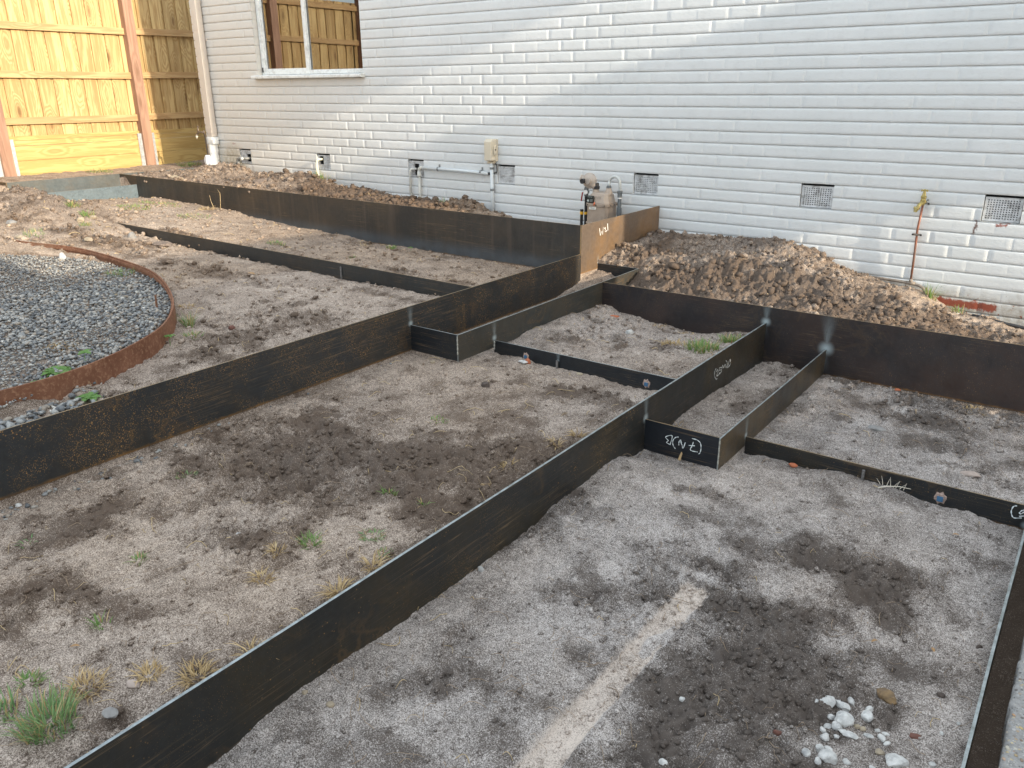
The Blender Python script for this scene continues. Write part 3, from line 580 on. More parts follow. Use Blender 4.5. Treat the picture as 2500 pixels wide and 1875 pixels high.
h=n.ma('ADD',n.ma('MULTIPLY',n.noise(34,5,.65,n.scl(n.pos,1,1,1.6)),1.0),n.ma('MULTIPLY',n.noise(170,4,.6),.35))
wallm=n.out(c,n.rng(n.noise(20,3),.3,.7,.42,.6),n.bump(h,.42,.006),spec=.4)
# columns
per=[];x=-9.1
px0=-9.1; cols=[]
BL=.240
k=0; xs=set()
xx=px0
while xx<1.4:
    for o_ in (-.0065,-.0045,-.001,.002,.0055,.0075): xs.add(round(xx+o_,5))
    xs.add(round(xx+.035,5)); xs.add(round(xx+.062,5)); xs.add(round(xx+.09,5))
    xx+=.12
xs={v for v in xs if v>=-9.1}
for a,b in VENTS+[(WX0,WX1)]:
    xs={v for v in xs if abs(v-a)>.006 and abs(v-b)>.006}; xs|={a,b}
xs.add(-9.1); xs=np.array(sorted(xs))
nc=38; prof=[(.0,.0115),(.0004,.0105),(.0010,.0015),(.0035,.0),(.02,0),(.038,0),(.056,0),(.0735,.0),(.0755,.0008),(.0765,.003)]
# each course: brick from z=0..+.0755, mortar above it up to .086 (recessed)
zs=[];kind=[]
rs=np.random.RandomState(12)
for k in range(-3,nc):
    z0c=k*CO
    for t,dp in prof: zs.append(z0c+t); kind.append((k,dp))
    zs.append(z0c+.0848); kind.append((k,.0115))
zs=np.array(zs); o_=np.argsort(zs,kind='stable'); zs=zs[o_]; kind=[kind[i] for i in o_]
XX,ZZ=np.meshgrid(xs,zs,indexing='ij')
D=np.zeros_like(XX)
for j,(k,dp) in enumerate(kind):
    ph=(k%2)*.12; t=(xs-px0-ph)/BL; bi=np.floor(t+1e-6).astype(int); fr_=(xs-px0-ph)-np.round(t)*BL
    rb=_T[(bi+300)&255,(k*7+40)&255]; rb2=_T[(bi+90)&255,(k*13+7)&255]; rt=_T[(bi+20)&255,(k*5+99)&255]
    off=(rb-.5)*.0010+(rt-.5)*.0032*(((xs-px0-ph)/BL-bi)-.5)
    jb=_T[(np.round(t).astype(int)+10)&255,(k*3+5)&255]
    jd=np.clip(jb*1.6-.4,0,1)*.0020
    gro=np.where(np.abs(fr_)<.0056,jd,0)
    if dp<.0025: D[:,j]=dp+off*.8+gro*(1 if dp<.001 else .6)+.0011*fbm(xs*9,np.full_like(xs,zs[j]*14),3,131)
    else: D[:,j]=dp-.002*np.clip(fbm(xs*14,np.full_like(xs,zs[j]*3+k),3,141),-.3,1)
# beds wander a little
ZW=ZZ+.0016*fbm(XX*1.3,ZZ*8,3,151)+.0007*fbm(XX*9,ZZ*30,2,155)
nxw,nzw=XX.shape; iw=np.arange(nxw*nzw).reshape(nxw,nzw); Fw=np.stack([iw[:-1,:-1],iw[1:,:-1],iw[1:,1:],iw[:-1,1:]],-1).reshape(-1,4)
ctr=np.stack([XX.reshape(-1)[Fw].mean(1),ZZ.reshape(-1)[Fw].mean(1)],-1); kp=np.ones(len(Fw),bool)
for a,b in VENTS: kp&=~((ctr[:,0]>a)&(ctr[:,0]<b)&(ctr[:,1]>VZ0-.0005)&(ctr[:,1]<VZ1-.001))
kp&=~((ctr[:,0]>WX0)&(ctr[:,0]<WX1)&(ctr[:,1]>WZ0-.0005)&(ctr[:,1]<WZ1-.001))
mesh('wall',np.stack([XX,D,ZW],-1).reshape(-1,3),Fw[kp],wallm,house)
# toothed corner return and reveals
mb=MB(); V=[];
for j in range(nzw): V+=[(xs[0],D[0,j],ZW[0,j]),(xs[0]+.004+(.006 if kind[j][1]>.0025 else 0),.25,ZW[0,j]),(xs[0]+.004,4,ZW[0,j])]
mb.add(V,[(3*j,3*j+3,3*j+4,3*j+1) for j in range(nzw-1)]+[(3*j+1,3*j+4,3*j+5,3*j+2) for j in range(nzw-1)])
mb.build('corner_return',wallm,house)
def reveal(mb,x0,x1,z0,z1,dep,step=CO):
    zz=np.arange(z0,z1-.001,step)
    for xw,s in ((x0,1),(x1,-1)):
        for a in zz:
            b=min(a+step,z1); mb.add([(xw,.001,a),(xw,dep,a),(xw,dep,b-.010),(xw,.001,b-.010)],[(0,1,2,3)])
            mb.add([(xw-.006*s,.004,b-.010),(xw-.006*s,dep,b-.010),(xw-.006*s,dep,b),(xw-.006*s,.004,b),(xw,.001,b-.010),(xw,dep,b-.010),(xw,dep,b),(xw,.001,b)],[(0,1,2,3),(4,5,1,0),(3,2,6,7)])
    mb.add([(x0,.0,z1),(x1,0,z1),(x1,dep,z1),(x0,dep,z1)],[(0,1,2,3)]); mb.add([(x0,.0,z0),(x1,0,z0),(x1,dep,z0),(x0,dep,z0)],[(0,3,2,1)])
mb=MB(); reveal(mb,WX0,WX1,WZ0,WZ1,.105); mb.build('window_reveal',wallm,house)
# window
paint=plain('white_paint',(.74,.76,.75),.42,0,.06,25,.15,60,dirt=(.45,.45,.43))
n=NT('window_glass'); m=n.m
gl=n.N.new('ShaderNodeBsdfGlossy'); gl.inputs['Roughness'].default_value=.0; gl.inputs['Color'].default_value=(.95,.97,1,1)
tr=n.N.new('ShaderNodeBsdfTransparent'); tr.inputs['Color'].default_value=(.80,.84,.83,1)
frn=n.N.new('ShaderNodeFresnel'); frn.inputs['IOR'].default_value=1.9
n.link(n.bump(n.noise(1.2,2,.4),.03,.02),gl.inputs['Normal'])
mx=n.N.new('ShaderNodeMixShader'); n.link(n.ma('ADD',n.ma('MULTIPLY',frn.outputs[0],1.5),.06,0,True),mx.inputs[0]); n.L.new(tr.outputs[0],mx.inputs[1]); n.L.new(gl.outputs[0],mx.inputs[2]); n.L.new(mx.outputs[0],n.N['Material Output'].inputs[0]); glassm=m
win=empty('window',(-7.1,.09,1.66)); win.parent=house; win.location=(-7.1+3,.09,1.66)
def wadd(name,mb,m): return mb.build(name,m,win)
YF0,YF1=.055,.105
mb=MB()
mb.box(WX0+.012,WX0+.062,YF0,YF1,1.668,WZ1-.004,bev=.004); mb.box(WX1-.062,WX1-.008,YF0,YF1,1.668,WZ1-.004,bev=.004)
mb.box(WX0+.0625,WX1-.0625,YF0+.002,YF1,1.670,1.712,bev=.004); mb.box(WX0+.0625,WX1-.0625,YF0+.002,YF1,WZ1-.05,WZ1-.005,bev=.004)
mb.box(-7.205,-7.165,YF0+.004,YF1,1.7125,WZ1-.051,bev=.004)
mb.box(WX0+.0630,WX0+.082,.072,.098,1.7130,WZ1-.052); mb.box(-7.230,-7.2055,.072,.098,1.7130,WZ1-.052); mb.box(WX0+.0825,-7.2305,.074,.098,1.7130,1.732)
wadd('window_frame',mb,paint)
mb=MB(); mb.prism([(.11,1.632),(-.058,1.628),(-.062,1.634),(-.062,1.654),(-.056,1.660),(.0535,1.668),(.11,1.668)],'x',-8.02,-6.272)
wadd('window_sill',mb,paint)
mb=MB(); mb.box(WX0+.0828,-7.231,.084,.088,1.7325,WZ1-.053); wadd('window_pane',mb,glassm)
mb=MB(); mb.box(-7.1645,WX1-.063,.086,.090,1.7128,WZ1-.0515); wadd('window_pane',mb,glassm)
mb=MB(); mb.box(WX0+.024,WX0+.040,YF0-.008,YF0-.0005,1.695,1.745,bev=.002); wadd('window_latch',mb,plain('dark_metal',(.08,.08,.08),.4,.6))
# room behind the glass
dark=plain('room_wall',(.10,.095,.085),.9); mb=MB()
mb.add([(-8.3,.30,1.2),(-5.9,.30,1.2),(-5.9,3,1.2),(-8.3,3,1.2),(-8.3,.30,2.9),(-5.9,.30,2.9),(-5.9,3,2.9),(-8.3,3,2.9)],[(0,1,2,3),(4,7,6,5),(0,3,7,4),(1,5,6,2),(3,2,6,7)])
mb.add([(-8.3,.30,1.2),(-8.3,.30,2.9),(WX0-.01,.106,2.9),(WX0-.01,.106,1.2)],[(0,1,2,3)]); mb.add([(-5.9,.30,1.2),(-5.9,.30,2.9),(WX1+.01,.106,2.9),(WX1+.01,.106,1.2)],[(0,3,2,1)]); 
mb.box(WX0-.01,WX1+.01,.1065,.30,1.655,1.690)
mb.build('room',dark,house)
cl=plain('curtain_cloth',(.55,.54,.50),.9); mb=MB()
V=[];nn_=60
for i in range(nn_+1):
    t=i/nn_; xq=-7.90+.20*t; yq=.17+.012*math.sin(t*44); V+=[(xq,yq,1.70),(xq,yq,2.74)]
mb.add(V,[(2*i,2*i+2,2*i+3,2*i+1) for i in range(nn_)])
tag(mb.build('curtain',cl),'narrow pale curtain hanging inside the left edge of the window','curtain')
mb=MB(); mb.box(-7.86,-7.24,.135,.139,2.34,2.74); mb.tube([(-7.86,.137,2.33),(-7.24,.137,2.33)],.008,8)
tag(mb.build('roller_blind',plain('blind_cloth',(.66,.68,.66),.9)),'short pulled up white roller blind inside the left window pane','blind')
cup=MB(); cup.lathe((-7.345,.20,1.690),(0,0,1),[(0,0),(0,.026),(.003,.028),(.082,.037),(.086,.038),(.086,.035),(.01,.026),(.01,0)],24)
tag(cup.build('cup',plain('paper_cup',(.70,.69,.62),.6),None,True),'small off white paper cup standing on the inside window ledge','cup')
# air vents
ventm=plain('vent_cement',(.56,.57,.58),.7,0,.15,40,.4,90,dirt=(.16,.15,.14)); blk=plain('vent_dark',(.012,.012,.012),.9)
def vent(i,x0,x1,hole=None,dark_frame=False):
    mb=MB(); g=.004
    a,b=x0+g,x1-g; z0,z1=VZ0+.004,VZ1-.016; nx_,nz_=12,9; mx_=.012
    hx=(b-a-2*mx_)/nx_; hz=(z1-z0-2*mx_)/nz_
    def solid(x,X,z,Z_): mb.box(x,X,.016,.034,z,Z_)
    solid(a,b,z0,z0+mx_); solid(a,b,z1-mx_,z1); solid(a,a+mx_,z0+mx_,z1-mx_); solid(b-mx_,b,z0+mx_,z1-mx_)
    bar=.50
    def cut(x,z): return hole and hole[0]<x<hole[1] and hole[2]<z<hole[3]
    for c_ in range(nx_):
        for r_ in range(nz_):
            xa=a+mx_+c_*hx; za=z0+mx_+r_*hz; 
            if cut(xa+hx/2,za+hz/2): continue
            V=[];o1=[(xa,za),(xa+hx,za),(xa+hx,za+hz),(xa,za+hz)]; i1=[(xa+hx*bar/2,za+hz*bar/2),(xa+hx*(1-bar/2),za+hz*bar/2),(xa+hx*(1-bar/2),za+hz*(1-bar/2)),(xa+hx*bar/2,za+hz*(1-bar/2))]
            V=[(p[0],.0165,p[1]) for p in o1+i1]+[(p[0],.034,p[1]) for p in i1]
            mb.add(V,[(k,(k+1)%4,4+(k+1)%4,4+k) for k in range(4)]+[(4+k,4+(k+1)%4,8+(k+1)%4,8+k) for k in range(4)])
    o=mb.build('air_vent',ventm,house)
    mb=MB(); d=.09
    mb.add([(x0-.001,.001,VZ0),(x1+.001,.001,VZ0),(x1+.001,d,VZ0),(x0-.001,d,VZ0),(x0-.001,.001,VZ1),(x1+.001,.001,VZ1),(x1+.001,d,VZ1),(x0-.001,d,VZ1)],[(0,1,2,3),(4,7,6,5),(0,3,7,4),(1,5,6,2)],0)
    mb.add([(x0-.002,.045,VZ0-.001),(x1+.002,.045,VZ0-.001),(x1+.002,.045,VZ1+.001),(x0-.002,.045,VZ1+.001)],[(0,1,2,3)],1)
    s=mb.build('vent_recess',[wallm,blk],house); w_=s.matrix_world.copy(); s.parent=o; 
    return o
HOLES={0:(-8.36,-8.27,.72,.80),1:(-7.08,-7.01,.745,.83),2:(-5.665,-5.60,.71,.815)}
for i,(a,b) in enumerate(VENTS):
    vent(i,a,b,HOLES.get(i))
# downpipe
beige=plain('beige_paint',(.57,.515,.46),.5,0,.05,10,.1,50); 
mb=MB(); mb.box(-8.955,-8.855,-.088,-.012,.985,3.2,bev=.006)
mb.box(-8.9575,-8.8525,-.0905,-.0115,1.02,1.10,bev=.004); mb.box(-8.9575,-8.8525,-.0905,-.0115,2.165,2.172)
mb.box(-8.97,-8.84,-.0118,.003,2.05,2.075)
dp=mb.build('downpipe',beige,house)
pvc=plain('white_pvc',(.74,.76,.76),.35,0,.04,20,.05)
mb=MB(); mb.box(-8.965,-8.845,-.100,-.004,.90,.984,bev=.008); mb.box(-8.86,-8.82,-.104,-.03,.90,.955,bev=.006)
mb.lathe((-8.905,-.052,.90),(0,0,-1),[(0,.05),(.02,.054),(.10,.054),(.102,.050),(.40,.050)],22)
o=mb.build('pvc_stub',pvc,house); smooth_by_angle(o)
# eave: keeps the top of the wall under cover (above the frame of the photograph)
mb=MB(); mb.box(-9.1,1.4,.0,.25,3.262,3.4); mb.build('lintel_beam',paint,house)
# ---------------------------------------------------------------- unseen blocks added to the right, shaped to throw the shade bands
nb=empty('shade_blocks',(4.2,-2,0),'unseen blocks added at the right to shade the wall and garden beds','house')
nbm=plain('shade_block_render',(.50,.46,.40),.9,0,.1,4,.3)
mb=MB(); mb.box(4,4.3,-9,-4.7,-.3,4.05); mb.box(4,4.3,-4.7,-2.02,-.3,3.22); mb.box(4,4.28,-1.33,.6,2.30,3.87); mb.box(4,4.28,-1.45,.6,4.57,7.5)
mb.box(4.02,4.25,.6,1.2,-.3,7.5)
mb.build('wall',nbm,nb)  # added slabs with gaps cut to let the sun through in bands
for q_ in ((3.9,4.4,-9.1,-4.65,4.055,4.15),(3.9,4.4,-1.5,1.3,7.505,7.6)):
    mb=MB(); mb.box(*q_); mb.build('shade_block_cap',nbm,nb)  # caps on the added shade blocks
# ---------------------------------------------------------------- timber fence
fence=empty('timber_fence',(-10.2,-1,.6),'tall yellow pine paling fence with three rails and heavy plinth boards','fence')
palm=wood_mat('pine_paling',(.62,.46,.22),(.38,.225,.085),'z',1)
railm=wood_mat('pine_rail',(.58,.40,.20),(.40,.235,.10),'y',.8)
plm=wood_mat('pine_plinth',(.62,.45,.18),(.44,.28,.09),'y',.6)
postm=wood_mat('hardwood_post',(.42,.255,.175),(.30,.165,.11),'z',.3)
galv=plain('galvanised_steel',(.50,.53,.55),.42,.55,.25,45,.1)
FX=-10.2; posts=[-8.7,-7.0,-5.3,-3.6,-1.875,-.155,1.56,3.2]
rs=np.random.RandomState(8); zt=2.78
for i in range(len(posts)-1):
    a,b=posts[i],posts[i+1]; mb=MB(); y=a-.02; k=0
    while y<b:
        wd=.150+rs.uniform(-.004,.004); ov=rs.uniform(.018,.026)
        lean=rs.uniform(-.006,.006)
        mb.add([(FX-.062,y,.99),(FX-.062,y+wd,.99),(FX-.047,y+wd,.99),(FX-.047,y,.99),(FX-.062,y+lean,zt),(FX-.062,y+wd+lean,zt),(FX-.047,y+wd+lean,zt),(FX-.047,y+lean,zt)],[(0,3,2,1),(4,5,6,7),(0,1,5,4),(1,2,6,5),(2,3,7,6),(3,0,4,7)])
        y2=y+wd-ov
        mb.add([(FX-.078,y2,.995),(FX-.078,y2+.10+ov,.995),(FX-.063,y2+.10+ov,.995),(FX-.063,y2,.995),(FX-.078,y2,zt),(FX-.078,y2+.10+ov,zt),(FX-.063,y2+.10+ov,zt),(FX-.063,y2,zt)],[(0,3,2,1),(4,5,6,7),(0,1,5,4),(1,2,6,5),(2,3,7,6),(3,0,4,7)])
        y+=wd+.030+rs.uniform(-.006,.008)
    mb.build('paling_panel',palm,fence)
    d=.012 if i%2 else -.010
    for z in (1.197,1.697,2.205,2.70):
        dz=rs.uniform(-.006,.008); mb=MB()
        y0,y1=a+.0635,b-.0635; mb.add([(FX-.0465,y0,z-.039),(FX-.0465,y1,z-.036+d),(FX-.006,y1,z-.036+d),(FX-.006,y0,z-.039),(FX-.0465,y0,z+.037),(FX-.0465,y1,z+.040+d),(FX-.006,y1,z+.040+d),(FX-.006,y0,z+.037)],[(0,3,2,1),(4,5,6,7),(0,1,5,4),(1,2,6,5),(2,3,7,6),(3,0,4,7)])
        mb.build('fence_rail',railm,fence)
    for z0_,z1_,xf in ((.985,1.030,-.012),(.925,.983,-.004),(.762,.922,.004),(.585,.759,.004)):
        mb=MB(); mb.box(FX-.045,FX+xf,a+.0635+.004,b-.0635-.004,z0_,z1_,bev=.003); mb.build('plinth_board',plm,fence)
for y in posts:
    mb=MB(); mb.box(FX-.055,FX+.052,y-.0625,y+.0625,.5,2.86,bev=.004); p_=mb.build('fence_post',postm,fence)
    for s in (-1,1):
        mb=MB(); yy=y+s*.0635; mb.box(FX+.010,FX+.016,min(yy,yy+s*.05),max(yy,yy+s*.05),.55,1.0); mb.box(FX-.04,FX+.0098,min(yy,yy+s*.005),max(yy,yy+s*.005),.55,1.0)
        mb.build('galvanised_channel',galv,fence)
mb=MB(); mb.box(FX-.10,FX+.03,-8.8,3.3,2.861,2.90,bev=.004); mb.build('fence_capping',railm,fence)
# ---------------------------------------------------------------- welded steel edging frame
TH=.007
frame=empty('steel_edging_frame',(-1.5,-2.2,.1),'stepped grid of tall black steel plates welded together and set in the soil','garden edging')
cutm=NT('cut_steel_edge'); c=cutm.mix(cutm.rng(cutm.noise(30,5,.7),.35,.7),(.36,.40,.41),(.17,.18,.17)); cutm=cutm.out(c,.38,cutm.bump(cutm.noise(200,3),.2,.001),metal=.55)
cutm2=NT('rusty_steel_edge'); c=cutm2.mix(cutm2.rng(cutm2.noise(30,5,.7),.35,.65),(.16,.13,.09),(.26,.17,.08)); cutm2=cutm2.out(c,.6,metal=.2)
def plate(p0,p1,z0,z1,mat,edge=cutm,name='steel_plate',lab=None,th=TH):
    (x0,y0),(x1,y1)=p0,p1; t=Vector((x1-x0,y1-y0,0)); L_=t.length; t/=L_; nn=Vector((-t.y,t.x,0))*th/2
    n_=max(2,int(L_/.06)); bow=lambda s,z:.0008*math.sin(s*5.1+z*9)+.0005*math.sin(s*2.3+1)
    mb=MB(); zs_=np.linspace(z0,z1,5)
    for side in (1,-1):
        V=[]
        for i in range(n_+1):
            for z in zs_:
                s=L_*i/n_; e=bow(s,z)*min(1,s/.2,(L_-s)/.2) if 0<s<L_ else 0
                V.append((x0+t.x*s+nn.x*side-t.y*e,y0+t.y*s+nn.y*side+t.x*e,z))
        Fc=[]
        for i in range(n_):
            for j in range(4):
                a=i*5+j; q_=(a,a+5,a+6,a+1); Fc.append(q_ if side==-1 else q_[::-1])
        if side==1: VA,FA=V,Fc
        else: VB_,FB=V,Fc
    nA=len(VA); Vt=VA+VB_; Ft=FA+[tuple(nA+k for k in f) for f in FB]; fm=[0]*len(Ft)
    for i in range(n_):
        a=i*5+4; Ft.append((a,a+5,nA+a+5,nA+a)); fm.append(1)
        a=i*5; Ft.append((a,nA+a,nA+a+5,a+5)); fm.append(1)
    for i in (0,n_):
        for j in range(4):
            a=i*5+j; Ft.append((a,a+1,nA+a+1,nA+a) if i==0 else (a,nA+a,nA+a+1,a+1)); fm.append(1)
    o=mesh(name,np.array(Vt),Ft,[mat,edge],frame,fm)
    if lab: o['label']=lab
    return o
h=TH/2
mA=steel_mat('steel_A',base=(.022,.025,.028),brown=(.045,.034,.022),brownamt=.45,rust=.85,spots=[(XA,YF,.315,.10,0,.03)],seed=1,edgez=.163,rough=.46)
mW=steel_mat('steel_W',base=(.11,.082,.062),brown=(.20,.115,.05),brownamt=.8,rust=1.0,spots=[(XA,YBX,.31,.05,0,.02)],seed=2,drips=.35,rough=.5,edgez=.27)
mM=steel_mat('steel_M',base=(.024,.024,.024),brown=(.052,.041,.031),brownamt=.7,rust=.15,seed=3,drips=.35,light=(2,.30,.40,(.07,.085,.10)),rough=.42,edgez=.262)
mN=steel_mat('steel_N',base=(.022,.025,.027),brown=(.035,.03,.024),brownamt=.5,rust=.12,seed=4,rough=.42)
mCc=steel_mat('steel_C',base=(.030,.034,.034),brown=(.075,.058,.038),brownamt=.5,rust=.45,spots=[(XC,YG,.215,.11,0,.02)],seed=5)
mR=steel_mat('steel_R',base=(.020,.018,.020),brown=(.046,.029,.024),brownamt=.75,rust=.22,spots=[(XB,YR,.215,.15,0,.03),(XD,YR,.115,.22,0,.04)],seed=6,rough=.40,edgez=-.042)
mB_=steel_mat('steel_B',base=(.017,.018,.018),brown=(.036,.028,.016),brownamt=.75,rust=1.0,spots=[(XB,YH,.118,.13,0,.03)],seed=7,rough=.48)
mD=steel_mat('steel_D',base=(.030,.030,.028),brown=(.11,.075,.035),brownamt=.6,rust=.55,spots=[(XD,YI,.012,.10,0,.02)],seed=8)
mH=steel_mat('steel_H',base=(.011,.014,.019),brown=(.014,.015,.018),brownamt=.3,rust=.03,seed=9,rough=.38)
mG=steel_mat('steel_G',base=(.012,.015,.019),brown=(.03,.028,.022),brownamt=.3,rust=.15,spots=[(-2.19,YG,.165,.05,0,.02)],seed=10,rough=.38)
mI=steel_mat('steel_I',base=(.012,.014,.016),brown=(.05,.038,.02),brownamt=.45,rust=.3,spots=[(-.015,YI,-.075,.09,0,.02)],seed=11,rough=.4,edgez=-.098)
mF=steel_mat('steel_F',base=(.085,.10,.105),brown=(.11,.095,.07),brownamt=.5,rust=.25,seed=12,rough=.34)
mS=steel_mat('steel_S',base=(.13,.165,.185),brown=(.10,.12,.13),brownamt=.3,rust=.1,seed=13,rough=.30)
mBrown=steel_mat('steel_brown',base=(.05,.038,.028),brown=(.10,.06,.035),brownamt=.8,rust=.2,seed=14)
def sk(x,y): return warp(np.array([x]),np.array([y]))[0]
plate((XA,YW-.004),(XA,-6.6),.163,.411,mA,edge=cutm2,lab='long rust streaked plate crossing the picture from lower left to the corner by the meter')
plate((XA-.001,-.004),(XA-.001,YW),.268,.613,mW,edge=cutm2,lab='short brown plate butting the brick wall beside the gas meter')
plate((XA-h-.002,YW),(-8.926,-1.0781),.266,.613,mM,edge=cutm2,lab='tall dark plate running parallel to the house wall')
plate((-8.9255,-1.077),(-9.306,-1.062),.38,.613,mBrown,edge=cutm2)
plate((XA-h-.001,-2.424),(-7.35,-2.330),.25,.411,mN,edge=cutm2,lab='low dark plate half buried by the far soil mound')
plate((XA+h+.001,YF),(XC-h,YF),.162,.307,mG)
plate((XC,YF-h),(XC,YBX),.160,.307,mCc,edge=cutm)
plate((XA+h+.001,YBX),(XC-h-.001,YBX),.16,.307,mG)
plate((XC+h+.001,YR),(1.1,YR),-.040,.305,mR,edge=cutm2,lab='long brownish black plate in front of the large soil heap')
plate((XB,YR-h-.001),(XB,-6.6),-.12,.209,mB_,edge=cutm,th=.009,lab='long freckled plate in the foreground with a bright cut top edge')
plate((XC+h+.001,YG),(XB-h-.002,YG),.08,.201,mG)
plate((XB+h+.002,YH),(XD-h,YH),-.036,.113,mH,edge=cutm2,lab='small black plate with white upside down chalk writing')
plate((XD,YH-h),(XD,YR-h-.001),-.040,.111,mD,edge=cutm)
plate((XD+h+.001,YI),(XP-.004,YI),-.100,.007,mI,edge=cutm2)
plate((XP,YI+.004),(XP,-6.6),-.16,.004,mN,edge=cutm,th=.008)
plate((-9.18,.40),(-9.409,-2.24),.40,.613,mF,edge=cutm2)
plate((-8.935,-1.084),(-9.01,-2.9),.34,.518,mS,edge=cutm2)
plate((-9.413,-2.243),(-10.1,-2.26),.40,.613,mBrown,edge=cutm2)
# bright weld seams at two open corners
weldm=plain('weld_bead',(.42,.42,.38),.4,.5,.4,90,.5)
mb=MB(); mb.tube([(XC+.001,YF-h-.002,z) for z in np.linspace(.20,.30,12)],[.0035+.001*math.sin(i*2.3) for i in range(12)],8); mb.build('weld_bead',weldm,frame); mb=MB()
mb.tube([(XD+.001,YH-h-.002,z) for z in np.linspace(-.01,.108,14)],[.003+.0012*math.sin(i*1.9) for i in range(14)],8); mb.build('weld_bead',weldm,frame); mb=MB()
mb.tube([(XC+h+.002,YG-.003,z) for z in np.linspace(.15,.20,6)],[.005,.004,.006,.004,.006,.003],8)
mb.build('weld_bead',weldm,frame)
# chalk marks
TXT={'A':('y',YH-.0045,-1,[[(-1.3678,0.0221),(-1.3871,0.0274),(-1.38,0.0387),(-1.3936,0.0532),(-1.363,0.0668),(-1.3693,0.0217)],[(-1.3321,0.0692),(-1.3457,0.0635),(-1.3569,0.0464),(-1.3554,0.0248),(-1.3434,0.0091)],[(-1.3278,0.0306),(-1.3275,0.0479),(-1.3204,0.0576),(-1.3164,0.0446)],[(-1.3215,0.0511),(-1.3127,0.0362),(-1.3061,0.0223),(-1.2979,0.0526)],[(-1.2685,0.079),(-1.2458,0.0788),(-1.2284,0.068),(-1.2235,0.0447),(-1.2262,0.0222),(-1.2331,0.0141)],[(-1.2604,0.0651),(-1.2644,0.046),(-1.272,0.0268),(-1.2625,0.021),(-1.2368,0.0231)],[(-1.2809,0.0431),(-1.2525,0.0486)]],.0019,(.75,.80,.80)),
'B':('x',XB+.0055,1,[[(-2.2048,0.1312),(-2.2209,0.117),(-2.215,0.0882),(-2.1917,0.0678),(-2.1786,0.0666)],[(-2.2006,0.1111),(-2.1854,0.1176),(-2.174,0.1062),(-2.189,0.0861),(-2.1779,0.0817),(-2.144,0.0866)],[(-2.1306,0.1156),(-2.1577,0.1206),(-2.1574,0.1069),(-2.1345,0.1031),(-2.1313,0.0884),(-2.1578,0.0906)],[(-2.13,0.1007),(-2.1199,0.1263),(-2.1049,0.1056),(-2.086,0.1223),(-2.0809,0.0988)],[(-2.0835,0.1408),(-2.0638,0.1299),(-2.0563,0.1085),(-2.0688,0.0926)],[(-2.0523,0.0907),(-2.0241,0.1328),(-2.0112,0.1003),(-2.0523,0.0907)]],.0015,(.72,.74,.72)),
'W':('x',XA+.0048,1,[[(-0.9648,0.5612),(-0.9489,0.5064),(-0.9275,0.5339),(-0.9165,0.5077),(-0.9108,0.5621)],[(-0.8936,0.5481),(-0.8848,0.5563),(-0.8792,0.5438),(-0.8852,0.5281),(-0.8731,0.5228),(-0.8573,0.5325)],[(-0.8512,0.5801),(-0.8428,0.5281)]],.0034,(.85,.85,.82)),
'P':('y',YI-.0045,-1,[[(-0.0575,-0.0022),(-0.0683,-0.0091),(-0.0716,-0.0305),(-0.0653,-0.0489),(-0.0564,-0.055),(-0.0337,-0.0474)],[(-0.0241,-0.016),(-0.0315,-0.0128),(-0.0392,-0.0176),(-0.0447,-0.0296),(-0.0401,-0.0314),(-0.0301,-0.0203),(-0.0235,-0.0102)],[(-0.0431,-0.0431),(-0.0272,-0.0362),(-0.0200,-0.0335)]],.0021,(.75,.80,.82))}
for k,(ax,v,sg,strokes,wd,col) in TXT.items():
    mm=plain('chalk_'+k.lower(),col,.8,0,.05); mb=MB()
    for j,s in enumerate(strokes):
        sm_=catmull(s,6) if len(s)>3 and k!='W' else [np.array(p) for p in s]
        dpt=v+sg*.0004*j
        V=[]
        for i,p in enumerate(sm_):
            t=sm_[min(i+1,len(sm_)-1)]-sm_[max(i-1,0)]; t=t/(np.linalg.norm(t)+1e-9); w2=wd*(.8+.35*math.sin(i*1.1+j))
            nn=np.array([-t[1],t[0]])*w2
            for q_ in (p+nn,p-nn): V.append((q_[0],dpt,q_[1]) if ax=='y' else (dpt,q_[0],q_[1]))
        n_=len(V); V+=[((x_,y_-sg*.0003,z_) if ax=='y' else (x_-sg*.0003,y_,z_)) for x_,y_,z_ in V]
        Fc=[]
        for i in range(len(sm_)-1):
            a=2*i; Fc+=[(a,a+1,a+3,a+2),(n_+a+2,n_+a+3,n_+a+1,n_+a),(a,a+2,n_+a+2,n_+a),(a+1,n_+a+1,n_+a+3,a+3)]
        mb.add(V,Fc)
    mb.build('chalk_mark',mm,frame)
# blue tabs of the support brackets showing through burnt square holes
blue=plain('blue_painted_tab',(.045,.13,.24),.5,0,.2,80,.2); burnt=plain('burnt_ring',(.33,.24,.20),.8,0,.5,150,.6)
for (x,z,y,s) in ((-2.398,.150,YG,.013),(-1.668,.148,YG,.014),(-.318,-.050,YI,.016)):
    mb=MB(); nn_=14; V=[]
    for i in range(nn_):
        a=6.283*i/nn_; r_=1+.18*math.sin(i*2.7); V+=[(x+math.cos(a)*s*1.45*r_,y-h-.0008,z+math.sin(a)*s*1.6*r_),(x+math.cos(a)*s*.9,y-h-.0042,z+math.sin(a)*s*1.0)]
    mb.add(V,[(2*i,2*((i+1)%nn_),2*((i+1)%nn_)+1,2*i+1) for i in range(nn_)]+[tuple(2*i+1 for i in range(nn_))])
    b_=mb.build('weld_scar',burnt,frame)
    mb=MB(); mb.box(x-s*.72,x+s*.72,y-h-.0075,y-h-.0044,z-s*.95,z+s*.5,bev=.001); mb.build('blue_tab',blue,frame)
rebm=plain('rebar_steel',(.16,.15,.145),.6,.4,.4,120,.4)
